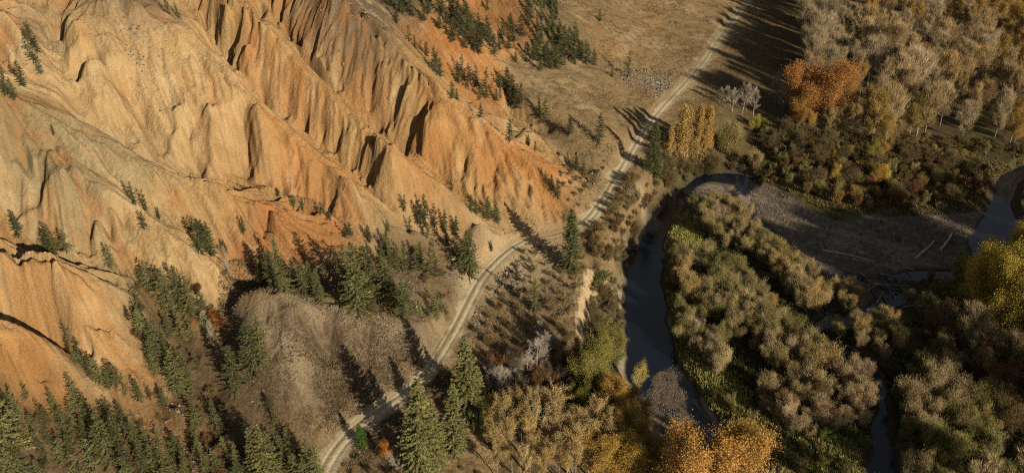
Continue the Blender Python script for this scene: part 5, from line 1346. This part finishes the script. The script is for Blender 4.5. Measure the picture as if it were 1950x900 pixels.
# ------------------------------------------------------------------ driftwood logs
M_LOG = bark_mat('driftwood', (.26, .22, .18), (.48, .42, .34))
M_LOGD = bark_mat('wet_driftwood', (.10, .085, .068), (.24, .20, .165))
LOGS = [ # photo start, end, radius, dark, words
 (1568,477,1662,500,.22,0,'long pale log lying along the wet gravel'),(1622,494,1664,500,.14,0,'thin log overlapping the end of the long pale log'),
 (1746,494,1776,457,.28,0,'straight log with a root stub slanting up the gravel bar'),(1790,476,1812,444,.28,0,'shorter slanting log nearest the yellow-green trees'),
 (1660,540,1732,548,.30,1,'thick dark log across the middle of the log jam'),(1675,522,1740,536,.22,1,'dark log along the upper side of the log jam'),(1638,522,1660,540,.25,1,'stubby dark log at the corner of the log jam'),
 (1655,592,1728,593,.24,0,'pale straight log floating across the pool'),(1722,590,1772,580,.13,0,'thin pale log running from the pool to the bank'),(1680,556,1672,577,.16,0,'short upright-looking log under the log jam'),
 (1683,560,1702,595,.20,1,'dark log sloping through the pool'),(1652,548,1668,566,.14,1,'crooked branch at the left of the jam'),(1611,566,1648,568,.12,0,'thin branch reaching out of the tan willow'),
 (1634,552,1640,557,.16,0,'tiny white log beside the tan willow'),(1696,552,1704,560,.12,0,'small forked white stick in the pool'),(1690,530,1714,540,.14,1,'slim log on the upper jam pile'),(1700,516,1712,528,.12,1,'bent branch poking up from the jam pile'),
 (1664,534,1704,552,.18,1,'dark crossing log inside the jam pile'),(1648,560,1664,552,.13,1,'curved branch below the corner log'),(1725,510,1740,520,.12,0,'pale twig pile on the gravel above the jam'),(1712,544,1734,566,.16,1,'dark log leaning into the blue pool'),
 (1560,478,1580,468,.10,1,'small broken branch at the root of the long log')]
gl_ = np.random.default_rng(55)
for i, (x0, y0, x1, y1, r, dk, words) in enumerate(LOGS):
    A_ = np.array([float(v) for v in at_z(x0, y0, .4)]); B_ = np.array([float(v) for v in at_z(x1, y1, .4)])
    Lg = float(np.hypot(*(B_ - A_)))
    th_ = math.atan2(B_[1] - A_[1], B_[0] - A_[0])
    segs = []
    q = np.array([0, 0, 0.]); n_ = 7
    r *= 1.35
    rr_ = lambda t: r * (1 - .45 * t)
    pts_ = [np.array([Lg * t, math.sin(t * 3 + i) * .03 * Lg, 0]) + gl_.normal(0, .02 * r * 5, 3) * [0, 1, .4] for t in np.linspace(0, 1, n_)]
    for k in range(n_ - 1):
        segs.append((pts_[k], pts_[k + 1], rr_(k / 6), rr_((k + 1) / 6)))
    segs.append((pts_[0], pts_[0] + [-.001, 0, 0], r, .001)); segs.append((pts_[-1], pts_[-1] + [.001, 0, 0], rr_(1), .001))
    ob = bpy.data.objects.new('driftwood_log', None); SC.collection.objects.link(ob)
    zz = max(float(ground(A_[0], A_[1])), float(ground(*((A_ + B_) / 2))), -.05)
    ob.location = (A_[0], A_[1], zz + r * .75 + (.25 if dk else 0) * gl_.uniform())
    ob.rotation_euler = (0, gl_.normal(0, .03 if Lg > 4 else .12), th_)
    ob['label'], ob['category'], ob['group'] = words, 'log', 'driftwood on the gravel bar and in the log jam'
    mt_ = M_LOGD if dk else M_LOG
    o = link('log_stem', tube_mesh('log_stem', segs, mt_, 8), ob)
    if Lg > 3.5:
        rs = [(pts_[0], pts_[0] + unit(np.array([-.6, math.cos(a), math.sin(a)])) * r * gl_.uniform(1.8, 3.4), r * .45, r * .08) for a in np.linspace(0, 5.6, 7)]
        link('root_plate', tube_mesh('root_plate', rs, mt_, 5), ob)
        bs_ = []
        for t in gl_.uniform(.35, .97, 6):
            k = min(5, int(t * 6)); p = pts_[k] + (pts_[k + 1] - pts_[k]) * (t * 6 - k)
            a = gl_.uniform(0, 3.14)
            bs_.append((p, p + unit(np.array([.7, math.cos(a), math.sin(a)])) * gl_.uniform(.6, 1.8), r * .3, r * .06))
        link('broken_branch', tube_mesh('broken_branch', bs_, mt_, 5), ob)
# loose sticks of the jam, too tangled to count
sg = []
for _ in range(340):
    px, py = gl_.normal(1685, 30), gl_.normal(541, 14)
    p = at_z(px, py, .4); a = gl_.uniform(0, 6.28); l_ = gl_.uniform(.6, 2.6)
    z_ = max(0, float(ground(*p))) + gl_.uniform(.05, .8)
    sg.append((np.array([p[0], p[1], z_]), np.array([p[0] + math.cos(a) * l_, p[1] + math.sin(a) * l_, z_ + gl_.normal(0, .3)]), gl_.uniform(.03, .09), .015))
o = link('driftwood_debris', tube_mesh('driftwood_debris', sg, M_LOGD, 4)); o['kind'] = 'stuff'
